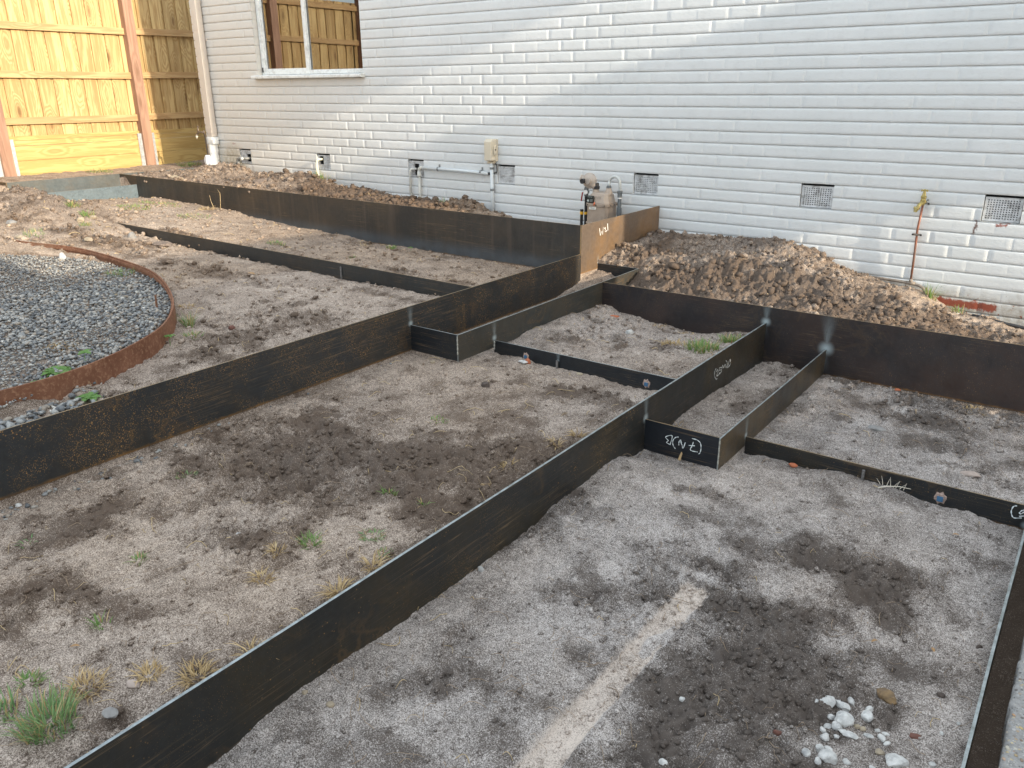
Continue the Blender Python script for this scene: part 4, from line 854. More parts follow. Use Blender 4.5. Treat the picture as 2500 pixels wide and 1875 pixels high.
def rebar(x,y,z0,z1,lab):
    mb=MB(); n_=int((z1-z0)/.004); mb.tube([(x,y,z0+(z1-z0)*i/n_) for i in range(n_+1)],[.0062+.0011*(i%2) for i in range(n_+1)],10)
    tag(mb.build('rebar_stake',rebm),lab,'stake','ribbed rebar stakes')
rebar(-4.123,sk(-4.123,YN)-.012,.22,.388,'ribbed steel stake standing against the low half buried far plate')
rebar(-2.19,YG-.013,.06,.168,'ribbed steel stake welded to the small cross plate between two blue tabs')
rebar(-.617,YI-.013,-.16,-.008,'ribbed steel stake against the low right plate beside a white twig')
# ---------------------------------------------------------------- services on the wall
def V3(*a): return Vector(a)
meter_m=plain('meter_enamel',(.36,.285,.225),.45,0,.08,18,.15,70,dirt=(.25,.20,.16)); meterd=plain('meter_cover',(.40,.325,.265),.45,0,.08,18,.1,70)
blackm=plain('black_plastic',(.018,.018,.02),.4); greym=plain('grey_fitting',(.13,.145,.155),.5,.2,.15,60,.2); whitep=plain('pale_pipe',(.50,.52,.51),.35,.1,.08,30,.05)
yel=plain('yellow_tape',(.75,.42,.03),.5); redm=plain('red_lever',(.28,.02,.02),.4); regm=plain('regulator_alloy',(.42,.36,.31),.45,.15,.08,30,.15)
gm=empty('gas_meter',(-3.40,-.22,.25),'beige gas meter with round regulator and curved outlet pipe beside the brown plate','gas meter')
def hexbody(mb,x0,x1,y0,y1,z0,z1,ch,tap=0.0,bev=0):
    p=[(x0+ch,y0),(x1-ch,y0),(x1,y0+ch),(x1,y1-ch),(x1-ch,y1),(x0+ch,y1),(x0,y1-ch),(x0,y0+ch)]
    cx_,cy_=(x0+x1)/2,(y0+y1)/2; n_=len(p)
    V=[(a,b,z0) for a,b in p]+[(cx_+(a-cx_)*(1-tap),cy_+(b-cy_)*(1-tap),z1) for a,b in p]
    mb.add(V,[tuple(range(n_))[::-1],tuple(range(n_,2*n_))]+[(i,(i+1)%n_,n_+(i+1)%n_,n_+i) for i in range(n_)])
mb=MB(); hexbody(mb,-3.475,-3.275,-.300,-.125,.28,.605,.022); hexbody(mb,-3.482,-3.268,-.307,-.118,.6055,.632,.024); hexbody(mb,-3.482,-3.268,-.307,-.118,.46,.478,.024)
bd=mb.build('meter_body',meter_m,gm); bv=bd.modifiers.new('b','BEVEL'); bv.width=.004; bv.segments=2
mb=MB(); hexbody(mb,-3.472,-3.278,-.297,-.128,.6325,.700,.030,.16); hexbody(mb,-3.455,-3.295,-.28,-.145,.7005,.712,.03,.1)
mb.lathe((-3.435,-.212,.70),(0,0,1),[(0,.028),(.03,.026),(.035,.021),(.05,.021)],16); mb.lathe((-3.315,-.212,.70),(0,0,1),[(0,.034),(.028,.028),(.045,.021),(.055,.021)],16)
for t in range(3): mb.box(-3.40+t*.022,-3.388+t*.022,-.292,-.288,.640,.690)
bd=mb.build('meter_cover',meterd,gm); bv=bd.modifiers.new('b','BEVEL'); bv.width=.0035; bv.segments=2
scm=plain('screw',(.12,.10,.08),.5,.4)
for p_,a_x in [((x,-.308,.619),(0,-1,0)) for x in (-3.455,-3.375,-3.295)]+[((-3.267,y,.619),(1,0,0)) for y in (-.26,-.20,-.15)]+[((-3.295,-.3075,.469),(0,-1,0))]:
    mb=MB(); mb.lathe(p_,a_x,[(0,.0055),(.004,.0055),(.005,.003)],8); mb.build('cover_screw',scm,gm)
mb=MB(); mb.box(-3.462,-3.398,-.3125,-.2985,.636,.692,bev=.003); mb.build('index_window',plain('index_dark',(.018,.022,.020),.3),gm)
mb=MB(); mb.lathe((-3.448,-.3128,.652),(0,-1,0),[(0,.0095),(.001,.0095)],14)
for z in (.662,.654,.646): mb.box(-3.432,-3.406,-.3133,-.3127,z,z+.0018)
mb.box(-3.452,-3.412,-.3133,-.3127,.681,.683); mb.build('index_marking',plain('index_white',(.45,.48,.46),.6),gm)
mb=MB(); mb.box(-3.438,-3.376,-.3095,-.3005,.582,.603); mb.build('meter_label',plain('label_paper',(.72,.70,.64),.6),gm)
mb=MB(); mb.box(-3.43,-3.385,-.3101,-.3096,.594,.597); mb.box(-3.425,-3.39,-.3101,-.3096,.587,.589); mb.build('label_print',plain('ink',(.12,.12,.12),.8),gm)
mb=MB(); mb.tube([(-3.392,-.305,.640),(-3.388,-.316,.628),(-3.394,-.313,.618)],.006,8); mb.build('security_seal',plain('seal_orange',(.50,.13,.06),.5),gm)
# regulator
rc=V3(-3.487,-.235,.800); ax=V3(.05,-1,-.02).normalized()
mb=MB(); mb.lathe(rc-ax*.03,ax,[(0,.030),(.004,.052),(.018,.058),(.022,.064),(.030,.064),(.034,.056),(.044,.045),(.050,.030),(.062,.026),(.066,.024)],26)
for k_ in range(8):
    a=k_*math.pi/4+.2; p_=rc+V3(math.cos(a),0,math.sin(a))*.0585; mb.lathe(p_-ax*.012,ax,[(0,.006),(.014,.006),(.016,.004)],8)
mb.lathe(rc+V3(-.048,.01,.012),(-1,-.1,.1),[(0,.022),(.02,.024),(.026,.030),(.036,.030),(.040,.02)],16)
mb.tube([rc+V3(.03,.01,-.03),rc+V3(.045,.015,-.055)],[.03,.022],12)
mb.build('regulator',regm,gm,True)
smooth_by_angle(bpy.data.objects['regulator'])
mb=MB(); o_=rc+V3(-.036,-.022,.0); mb.lathe(o_,ax,[(0,.018),(.024,.019),(.040,.0205),(.042,.0175),(.041,.014),(.01,.013)],18); mb.build('vent_spout',blackm,gm)
mb=MB(); mb.lathe((-3.435,-.212,.735),(0,0,1),[(0,.026),(.004,.030),(.022,.030),(.026,.024),(.05,.022)],16); mb.build('union_nut',blackm,gm)
mb=MB(); mb.lathe((-3.520,-.225,.775),(0,0,-1),[(-.02,.013),(.03,.013),(.032,.019),(.05,.019),(.052,.012),(.075,.012),(.077,.017),(.10,.017),(.102,.0135)],14)
mb.lathe((-3.497,-.245,.712),(.15,-1,0),[(0,.018),(.03,.018),(.032,.014)],14); mb.build('valve_fitting',greym,gm)
mb=MB(); mb.lathe((-3.494,-.276,.712),(.15,-1,0),[(0,.0175),(.010,.0175),(.011,.013)],16); mb.build('white_cap',plain('cap_white',(.66,.64,.62),.5),gm)
mb=MB(); mb.tube([(-3.522,-.235,.715),(-3.545,-.245,.700),(-3.552,-.245,.655),(-3.553,-.247,.632)],[.004,.006,.006,.004],8); mb.build('valve_lever',redm,gm)
mb=MB(); mb.tube([(-3.520,-.225,.672),(-3.520,-.225,.20)],.0125,12); mb.tube([(-3.553,-.235,.560),(-3.556,-.235,.20)],.0125,12); mb.lathe((-3.553,-.235,.552),(0,0,1),[(0,.0145),(.012,.0145),(.013,.01)],12); mb.build('inlet_pipe',blackm,gm)
mb=MB(); mb.tube([(-3.520,-.225,.545),(-3.520,-.225,.525)],.0145,12); mb.tube([(-3.5535,-.235,.545),(-3.554,-.235,.523)],.0150,12); mb.build('tape_band',yel,gm)
mb=MB(); mb.lathe((-3.520,-.225,.673),(0,0,1),[(0,.0135),(.012,.0135)],12); mb.build('thread_seal',plain('white_tape',(.7,.7,.7),.6),gm)
mb=MB(); pts_=[V3(-3.315,-.212,.755)]+[V3(-3.315,-.212,.79)]+arc((-3.268,-.205,.795),(1,0,0),(0,0,1),.048,180,0,12)+[V3(-3.220,-.198,.74),V3(-3.220,-.198,.70)]
mb.tube(pts_,.0125,14); o=mb.build('outlet_bend',whitep,gm,True)
mb=MB(); mb.lathe((-3.315,-.212,.748),(0,0,1),[(0,.021),(.016,.021),(.018,.016),(.024,.015)],14)
mb.lathe((-3.220,-.198,.735),(0,0,-1),[(0,.014),(.002,.022),(.022,.022),(.026,.019),(.055,.019),(.057,.015),(.09,.015),(.10,.0165),(.135,.0165),(.138,.02),(.17,.021),(.19,.021),(.20,.018),(.40,.018)],14)
mb.build('outlet_fitting',greym,gm)
mb=MB(); mb.lathe((-3.220,-.198,.672),(0,0,1),[(0,.0198),(.008,.0198)],14); mb.build('pipe_collar',plain('collar_white',(.72,.72,.72),.5),gm)
# isolator box with conduit run
cream=plain('cream_plastic',(.60,.54,.43),.42,0,.06,12,.08); cond=plain('conduit_pvc',(.60,.645,.67),.38,0,.05,20,.04); clipm=plain('saddle_clip',(.24,.26,.27),.45,.5); gcond=plain('painted_pipe',(.50,.50,.47),.5,0,.08,20,.1)
el=empty('switch_box',(-4.66,-.05,.95),'cream electrical isolator box on the wall with a pale conduit running down and left','switch box')
mb=MB(); mb.box(-4.723,-4.605,-.035,.0,.888,1.085,bev=.006); mb.box(-4.705,-4.630,-.041,-.0,.868,.8875,bev=.003); mb.build('box_base',cream,el)
mb=MB(); p=[(-4.722,-.0355),(-4.700,-.085),(-4.625,-.085),(-4.608,-.0355)]
V=[(a,b,.898) for a,b in p]+[(a,b,1.062) for a,b in p]+[(a+.002 if a<-4.66 else a-.002,min(-.036,b+.022),1.086) for a,b in p]
mb.add(V,[(3,2,1,0),(8,9,10,11)]+[(i,(i+1)%4,4+(i+1)%4,4+i) for i in range(4)]+[(4+i,4+(i+1)%4,8+(i+1)%4,8+i) for i in range(4)])
mb.prism([(-.03,.93),(-.062,.945),(-.066,.975),(-.066,1.005),(-.056,1.025),(-.03,1.032)],'x',-4.606,-4.598)
lid=mb.build('box_lid',cream,el); bv=lid.modifiers.new('b','BEVEL'); bv.width=.003; bv.segments=2; bv.limit_method='ANGLE'
mb=MB(); mb.lathe((-4.598,-.048,.992),(1,0,0),[(0,.008),(.002,.008)],10); mb.lathe((-4.598,-.045,.955),(1,0,0),[(0,.004),(.002,.004)],10); mb.build('lock_hole',blackm,el)
mb=MB(); mb.tube([(-4.66,-.028,.870),(-4.66,-.028,.30)],.0165,14); mb.tube([(-5.515,-.026,.787),(-5.0,-.026,.784),(-4.700,-.026,.776)],.0155,14); mb.build('conduit',cond,el,True)
mb=MB(); 
mb.tube([(-5.515,-.026,.787),(-5.535,-.027,.787)]+arc((-5.535,-.028,.757),(0,0,1),(-1,0,0),.030,0,90,6)+[(-5.566,-.030,.74)],.0175,14)
mb.lathe((-5.566,-.030,.752),(0,0,-1),[(0,.0185),(.03,.0205),(.034,.023),(.05,.023),(.053,.0165)],14); mb.tube([(-5.566,-.030,.70),(-5.568,-.030,.34)],.0145,12); mb.build('conduit_elbow',gcond,el,True)
mb=MB()
for x in (-5.32,-4.79):
    mb.tube([(x-.008,-.026,.786),(x+.008,-.026,.786)],.0182,14); mb.box(x-.008,x+.008,-.006,-.002,.80,.826)
for z in (.825,.632):
    mb.tube([(-4.66,-.028,z-.010),(-4.66,-.028,z+.010)],.0188,14); mb.box(-4.692,-4.676,-.006,-.002,z-.008,z+.008)
mb.build('saddle_clip',clipm,el)
mb=MB(); mb.tube([(-4.615,-.03,.872),(-4.600,-.03,.85),(-4.598,-.028,.81),(-4.607,-.024,.79),(-4.64,-.02,.783)],.006,8); mb.tube([(-4.705,-.026,.776),(-4.678,-.026,.776)],.013,10); mb.build('black_cable',blackm,el)
# plain pipe bending into the third vent
pp=empty('bent_pipe',(-5.68,-.03,.5),'thin pale pipe rising from the soil into the third vent beside the conduit','pipe')
mb=MB(); mb.tube([(-5.655,.05,.765),(-5.655,-.0,.766)]+arc((-5.672,-.012,.745),(0,0,1),(-.6,-.8,0),.022,20,90,5)+[(-5.690,-.030,.72),(-5.692,-.030,.36)],.012,12); mb.build('pipe_run',gcond,pp,True)
mb=MB(); mb.tube([(-5.6905,-.030,.50),(-5.6905,-.030,.515)],.0138,12); mb.build('pipe_joint',gcond,pp)
# pipe at second vent
p2=empty('vent_pipe',(-7.05,-.03,.5),'cream pipe curving out of the hole in the second vent from the left','pipe')
mb=MB(); mb.tube([(-7.040,.06,.80),(-7.040,-.012,.80)]+arc((-7.052,-.014,.777),(0,0,1),(-.5,-.87,0),.023,10,90,5)+[(-7.068,-.040,.74),(-7.063,-.040,.45)],.0125,12); mb.build('pipe_run',plain('cream_pipe',(.62,.60,.46),.45,0,.05,20,.05),p2,True)
mb=MB(); mb.box(-7.098,-7.088,-.012,-.0005,.60,.72); mb.build('pipe_bracket',plain('bracket_white',(.6,.6,.58),.6),p2)
p1_=empty('overflow_pipe',(-8.4,-.05,.6),'grey elbow pipe with a white end coming out of the first vent by the downpipe','pipe')
mb=MB(); mb.tube([(-8.315,.05,.755),(-8.325,-.02,.755),(-8.36,-.045,.757),(-8.41,-.052,.755)]+arc((-8.415,-.053,.725),(0,0,1),(-1,0,0),.030,0,90,5)+[(-8.447,-.054,.68),(-8.452,-.054,.45)],.017,12); mb.build('pipe_run',plain('grey_pipe',(.25,.25,.24),.5,.2),p1_,True)
mb=MB(); mb.lathe((-8.345,-.062,.757),(.2,-1,0),[(0,.017),(.012,.017),(.013,.012)],12); mb.build('pipe_cap',pvc,p1_)
mb=MB(); mb.tube([(-8.50,-.02,.75),(-8.51,-.02,.72),(-8.505,-.02,.69),(-8.515,-.02,.5)],.010,8); mb.tube([(-8.535,-.015,.70),(-8.53,-.015,.5)],.007,8); mb.build('old_fitting',plain('weathered_metal',(.09,.10,.11),.6,.4),p1_)
# taps
brass=plain('brass',(.42,.34,.13),.38,.55,.2,60,.3,dirt=(.22,.17,.08)); copper=plain('weathered_copper',(.23,.095,.06),.5,.35,.3,14,.3,dirt=(.16,.12,.10)); oldp=plain('old_pipe',(.25,.21,.175),.6,.2,.25,25,.4,dirt=(.12,.095,.08))
t1=empty('garden_tap',(-1.01,-.05,.55),'brass hose tap on a reddish copper riser on the right part of the wall','tap')
mb=MB(); c0=V3(-1.010,-.062,.785)
mb.lathe(c0,(.0,-.05,1),[(-.012,.012),(0,.016),(.018,.018),(.030,.014),(.034,.018),(.046,.018),(.050,.013),(.070,.009),(.078,.008)],14)
mb.tube([c0+V3(0,0,.006),c0+V3(-.012,-.030,-.008),c0+V3(-.022,-.048,-.028)],[.014,.013,.012],12); mb.lathe(c0+V3(-.022,-.049,-.024),(-.2,-.3,-1),[(0,.020),(.012,.020),(.014,.015),(.022,.014),(.024,.011),(.032,.011)],14)
mb.tube([c0,c0+V3(.004,.06,0)],.011,10); mb.build('tap_body',brass,t1,True); smooth_by_angle(bpy.data.objects['tap_body'])
mb=MB(); h0=c0+V3(0,-.004,.082); mb.tube([h0+V3(-.016,0,0),h0+V3(.016,0,.002)],[.006,.006],10); mb.lathe(h0,(0,0,1),[(-.006,.007),(.004,.008),(.010,.004)],10)
for s_ in (-1,1): mb.lathe(h0+V3(s_*.017,0,0),(s_,0,0),[(-.005,.004),(0,.009),(.005,.004)],10)
mb.build('tap_handle',brass,t1)
mb=MB(); mb.tube([(-1.012,-.030,.80),(-1.020,-.032,.6),(-1.012,-.030,.4),(-1.010,-.022,.238)],.0075,12); mb.build('riser_pipe',copper,t1,True)
mb=MB(); mb.box(-1.045,-.99,-.040,-.0355,.565,.578); mb.build('pipe_clip',oldp,t1)
mb=MB(); mb.lathe((-1.043,-.041,.571),(0,-1,0),[(0,.007),(.003,.006)],8); mb.lathe((-.992,-.041,.571),(0,-1,0),[(0,.007),(.003,.006)],8); mb.lathe((-.985,-.002,.775),(0,-1,0),[(0,.007),(.004,.006)],8); mb.lathe((-.992,-.002,.80),(0,-1,0),[(0,.005),(.004,.004)],8); mb.build('clip_screw',blackm,t1)
mb=MB(); mb.tube([(-1.45,-.022,.250),(-1.2,-.022,.244),(-1.010,-.022,.236),(-.96,-.024,.228)]+[(-.925,-.028,.214),(-.905,-.034,.190),(-.885,-.04,.155),(-.872,-.045,.10)],.0098,12)
mb.lathe((-1.04,-.022,.2365),(1,0,-.02),[(0,.013),(.06,.013)],12); mb.lathe((-1.010,-.022,.236),(0,0,1),[(0,.012),(.03,.012)],12); mb.build('base_pipe',oldp,t1,True)
t2=empty('corner_tap',(-9.02,-.08,.8),'old dark garden tap on a thin black riser at the left corner of the house','tap')
mb=MB(); mb.tube([(-8.965,-.11,1.03),(-8.955,-.11,.80),(-8.94,-.105,.45)],.0085,10); mb.build('riser_pipe',plain('black_iron',(.05,.04,.036),.6,.3,.2,50,.3),t2)
mb=MB(); q_=V3(-8.965,-.115,1.035); mb.tube([q_,q_+V3(-.04,-.01,.004),q_+V3(-.085,-.02,0),q_+V3(-.105,-.03,-.02)],[.013,.011,.013,.012],10); mb.lathe(q_+V3(-.108,-.031,-.02),(-.1,-.1,-1),[(0,.015),(.015,.015),(.016,.011)],12)
mb.lathe(q_+V3(-.085,-.02,.0),(0,0,1),[(0,.013),(.03,.012),(.05,.008),(.07,.006)],12); mb.tube([q_+V3(-.105,-.02,.072),q_+V3(-.065,-.02,.072)],.006,8); mb.lathe(q_,(0,0,1),[(-.02,.011),(.012,.012),(.03,.006)],10); mb.build('tap_body',plain('tarnished_brass',(.15,.115,.085),.55,.4,.3,60,.4),t2,True)
mb=MB(); mb.lathe(q_+V3(-.109,-.032,-.037),(-.1,-.1,-1),[(0,.014),(.014,.015),(.03,.008),(.036,.004)],10); mb.build('hose_end',plain('pale_plastic',(.55,.52,.44),.6),t2)
# white cloth tied on the riser
def blob(name,c,r,mat,seed,parent=None,sub=3,amp=.18,fq=3.,rot=0,rough=.12,sm_=True):
    rs=np.random.RandomState(seed); bm=bmesh.new(); bmesh.ops.create_icosphere(bm,subdivisions=sub,radius=1); P_=rs.uniform(-9,9,3)
    from mathutils import noise as mn
    cr,sr=math.cos(rot),math.sin(rot)
    # facets: clip with random planes for angular stones
    pl=[(Vector(rs.normal(size=3)).normalized(),rs.uniform(.62,.92)) for _ in range(9)]
    for v in bm.verts:
        p=v.co.copy()
        if amp>=0:
            for nn,d in pl:
                e=p.dot(nn)-d
                if e>0: p-=nn*e*.92
        p*=1+amp*mn.noise(p*fq+Vector(P_))+rough*.4*mn.noise(p*fq*3+Vector(P_))
        x,y=p.x*r[0],p.y*r[1]; v.co=(c[0]+x*cr-y*sr,c[1]+x*sr+y*cr,c[2]+p.z*r[2])
    bm.verts.index_update(); o=mesh(name,[v.co[:] for v in bm.verts],[[v.index for v in f.verts] for f in bm.faces],mat,parent,None,sm_); bm.free(); return o
mb=MB()
V=[];nr,nz_=20,9
for j in range(nz_):
    t=j/(nz_-1); rad=.030+.028*math.sin(t*2.9)+.006*t
    for i in range(nr):
        a=6.283*i/nr; f=1+.22*math.sin(a*5+t*3)*t+.08*math.sin(a*9+2); zz2=.775-.125*t-.02*math.sin(a*3+1)*t
        V.append((-8.945+math.cos(a)*rad*f+.012*t,-.115+math.sin(a)*rad*f*.6-.01,zz2))
mb.add(V,[(j*nr+i,j*nr+(i+1)%nr,(j+1)*nr+(i+1)%nr,(j+1)*nr+i) for j in range(nz_-1) for i in range(nr)]+[tuple(range(nr))[::-1],tuple((nz_-1)*nr+i for i in range(nr))])
tag(mb.build('cloth_wrap',plain('white_cloth',(.72,.74,.76),.9),None,True),'bunched white cloth wrapped around the black riser beside the downpipe','cloth')
# rusty elbow and black pipe at the right
rp=empty('rusty_elbow_pipe',(-.62,-.10,.08),'rusty pipe elbow poking out of the trench and running towards the steel plate','pipe')
mb=MB(); mb.tube([(-.92,-.07,.115),(-.78,-.075,.085),(-.69,-.08,.068),(-.64,-.095,.062),(-.615,-.14,.058),(-.62,-.25,.060),(-.635,-.44,.072)],[.014,.015,.017,.020,.018,.0165,.0165],14); mb.build('pipe_run',plain('rusty_iron',(.14,.085,.05),.85,.1,.45,25,.7,120,dirt=(.06,.04,.028)),rp,True)
mb=MB(); mb.lathe((-.692,-.08,.070),(1,-.05,-.15),[(0,.018),(.018,.0185),(.019,.016)],14); mb.build('pipe_collar',pvc,rp)
mb=MB(); mb.tube([(-.60,-.045,.075),(-.4,-.045,.050),(-.1,-.045,.018),(.6,-.045,-.03)],.011,12); tag(mb.build('black_pipe',plain('black_poly',(.03,.03,.032),.45),None,True),'black poly pipe along the foot of the wall at the right edge','pipe')
# ---------------------------------------------------------------- grass, weeds, dry clumps
def grass_mat(name,a,b):
    n=NT(name); c=n.mix(n.isl,a,b); m=n.out(c,.6); n.b.inputs['Subsurface Weight'].default_value=0
    t=n.N.new('ShaderNodeBsdfTranslucent'); n.link(c,t.inputs[0]); mx=n.N.new('ShaderNodeMixShader'); mx.inputs[0].default_value=.3; n.L.new(n.b.outputs[0],mx.inputs[1]); n.L.new(t.outputs[0],mx.inputs[2]); n.L.new(mx.outputs[0],n.N['Material Output'].inputs[0]); return m
greenm=grass_mat('grass_blade',(.13,.25,.06),(.27,.38,.13)); bluem=grass_mat('couch_blade',(.15,.28,.11),(.30,.42,.18)); drym=grass_mat('dry_blade',(.40,.27,.12),(.62,.48,.27)); leafm=grass_mat('weed_leaf',(.09,.20,.04),(.16,.30,.07))
def tuft(name,x,y,r,h,n_,seed,mats,mixp=.15,flat=.5,wd=.0022,lab='',cat='grass',group=None):
    rs=np.random.RandomState(seed); mb=MB(); z=gz(x,y)
    for i in range(n_):
        a=rs.uniform(0,6.28); q=r*.75*math.sqrt(rs.rand()); bx,by=x+math.cos(a)*q,y+math.sin(a)*q*.9
        if abs(bx-XB)<.012 or (x<XB)!=(bx<XB): continue
        bz=gz(bx,by) if abs(gz(bx,by)-z)<.06 else z
        d=a+rs.uniform(-1.2,1.2); L_=h*rs.uniform(.45,1.15); out_=flat*rs.uniform(.3,1.3); w_=wd*rs.uniform(.6,1.3); m_=1 if rs.rand()<mixp else 0
        V=[];S=5; pts_=[]
        for k_ in range(S+1):
            t=k_/S; hx=L_*out_*(t**1.3); hz=L_*(t*(1-.55*t*out_)); ww=w_*(1-t**2.2)*(1 if t<1 else .05)+.0001
            px,py=bx+math.cos(d)*hx,by+math.sin(d)*hx; nx_,ny_=-math.sin(d)*ww,math.cos(d)*ww
            V+=[(px+nx_,py+ny_,bz-.004+hz+.0008),(px-nx_,py-ny_,bz-.004+hz+.0008),(px,py,bz-.004+hz)]
        Fc=[]
        for k_ in range(S):
            b=3*k_; Fc+=[(b,b+3,b+5,b+2),(b+2,b+5,b+4,b+1)]
        mb.add(V,Fc,m_)
    o=mb.build(name,mats,None); return tag(o,lab,cat,group)
GT=[(-1.735,-5.50,.085,.075,300,'largest bright green couch grass clump at the lower left corner by the long foreground plate',bluem),
(-1.86,-5.54,.04,.055,60,'small green grass sprigs just left of the largest grass clump',bluem),
(-1.923,-5.457,.035,.030,60,'little round green tuft above the largest grass clump at lower left',greenm),
(-1.999,-5.234,.030,.045,22,'lone pale green sprout in the sand left of the big clump of straw',greenm),
(-2.215,-5.002,.028,.028,34,'small green tuft in the open middle of the long bed, away from both plates',greenm),
(-1.871,-4.609,.045,.035,80,'green tuft with straw tips beside the dry clumps halfway down the long bed',greenm),
(-1.74,-4.467,.055,.022,90,'low spreading green grass near the edge of the long foreground plate',bluem),
(-1.632,-4.522,.030,.022,40,'green runner hanging at the torn soil edge by the foreground plate',bluem),
(-1.901,-4.221,.035,.040,34,'thin green tuft beside a brown clod in the long bed',greenm),
(-1.743,-4.207,.022,.030,22,'tiny green shoot next to a small red stone near the foreground plate',greenm),
(-2.627,-4.574,.050,.022,40,'sparse green blades close to the foot of the long rust streaked plate',bluem),
(-2.198,-3.613,.055,.022,60,'faint green patch in the upper middle of the long bed',greenm),
(-1.66,-2.02,.12,.065,260,'large green and straw grass patch behind the chalk marked plate',greenm),
(-1.60,-1.75,.08,.065,130,'tufted grass at the far end of the patch behind the chalk marked plate',greenm),
(-1.85,-1.98,.10,.040,90,'thin pale grass spreading left of the large grass patch in the middle bed',drym),
(-7.65,-1.86,.22,.035,260,'sunlit green lawn remnant on the tan soil left of the tall dark plate',greenm),
(-7.9,-1.45,.30,.035,260,'sunny green grass strip on top of the tan rise beside the far tall plate',greenm),
(-6.9,-1.70,.22,.028,120,'short green grass low on the sunlit tan slope',greenm),
(-5.42,-1.93,.10,.035,90,'small green tuft in the far bed between the tall plate and the low plate',greenm),
(-4.70,-1.34,.06,.045,60,'bright green sprout at the foot of the tall dark plate',greenm),
(-4.514,-1.944,.03,.030,22,'tiny bright green seedling in the far bed near the low plate',greenm),
(-7.35,-2.47,.09,.055,90,'grass tuft on the crest where the low plate disappears into soil',greenm),
(-7.72,-2.40,.08,.060,90,'pale green tuft on the mound just in front of the far steel corner',greenm),
(-7.1,-2.62,.07,.045,60,'small tuft beside two pale cobbles on the mound',greenm),
(-5.276,-3.33,.13,.045,130,'green grass growing in the gravel inside the rusty ring edging',greenm),
(-3.95,-3.68,.05,.10,50,'thin upright grass against the outside of the ring edging',greenm),
(-3.72,-3.80,.07,.035,60,'low green blades on the brown soil right of the ring edging',greenm),
(-6.977,-3.10,.12,.05,70,'sparse green stems on the left flank of the tan mound',greenm),
(-9.98,-.95,.22,.05,200,'green weeds along the foot of the sunlit fence bay',greenm),
(-9.80,.15,.22,.06,260,'dense dark green weeds on the shaded ground right of the fence post',greenm),
(-5.15,-.14,.05,.10,26,'tuft of long green blades by the white conduit pipe at the wall',greenm),
(-6.75,-.25,.12,.09,60,'yellow green grass on top of the soil heap near the second vent',greenm),
(-.86,-.07,.05,.11,50,'bright green tuft at the bend of the old pipe by the wall',greenm),
(-.68,-.06,.05,.08,26,'second green tuft against the bare red brick at the foot of the wall',greenm),
(-1.95,-1.62,.04,.03,26,'small pale grass wisp below the long brownish plate',drym),
(-2.62,-5.15,.04,.02,20,'few green blades at the far lower left edge of the long bed',bluem)]
for i,(x,y,r,h,n_,lab,m) in enumerate(GT):
    tuft('grass_tuft',x,y,r,h,n_,100+i,[m,drym],.22 if r<.2 else .35,.9 if h<.04 else .6,(.0017 if y<-3 else .0023),lab,'grass','grass tufts')
DT=[(-1.782,-5.386,.050,.045,110,'tangled straw clump right above the largest green grass clump'),
(-1.70,-5.27,.040,.035,80,'straw clump between a pink stone and a grey stone at lower left'),
(-1.60,-5.20,.050,.045,130,'thick brown straw clump leaning over the edge of the foreground plate'),
(-1.57,-5.06,.035,.045,60,'spiky straw stalks at the plate edge above the thick brown clump'),
(-1.829,-4.833,.040,.030,70,'flat yellow straw nest in the middle left of the long bed'),
(-1.90,-4.72,.035,.030,60,'loose dry grass beside the flat yellow nest'),
(-1.58,-4.75,.040,.050,110,'dense dry tuft hanging in the gap behind the foreground plate'),
(-1.60,-4.60,.030,.055,60,'upright dry stalks right of the dense tuft at the foreground plate'),
(-1.62,-3.55,.030,.035,50,'dry yellow tuft against the foreground plate two thirds along'),
(-1.62,-3.38,.030,.040,50,'small straw tuft further up the foreground plate'),
(-1.672,-3.805,.030,.035,40,'dry twiggy tuft near the brown leaf shaped stone'),
(-.36,-1.58,.07,.035,80,'dry grass and roots at the foot of the right plate near the picture edge'),
(-7.35,-1.25,.10,.06,90,'orange brown dry clump with two tall stalks against the far tall plate'),
(-4.25,-3.5,.06,.03,60,'loose yellow straw just outside the ring edging'),
(-3.95,-4.36,.075,.035,110,'round nest of straw lying on the gravel near the ring edging'),
(-2.62,-1.28,.03,.02,20,'bits of straw in the shadowed trench behind the corner plate'),
(-1.46,-2.70,.02,.035,10,'few upright straw stalks in the corner behind the small black plate'),
(-1.49,-3.06,.012,.05,6,'single straw stalks at the left end of the upside down chalk plate'),
(-5.0,-1.35,.06,.06,24,'dry stalks standing by the gap under the tall dark plate'),
(-2.15,-1.55,.05,.03,30,'pale straw on the soil under the long brownish plate')]
for i,(x,y,r,h,n_,lab) in enumerate(DT):
    tuft('dry_clump',x,y,r,h,n_,300+i,[drym,straw],.4,1.1,.0015,lab,'dry grass','clumps of dry grass')
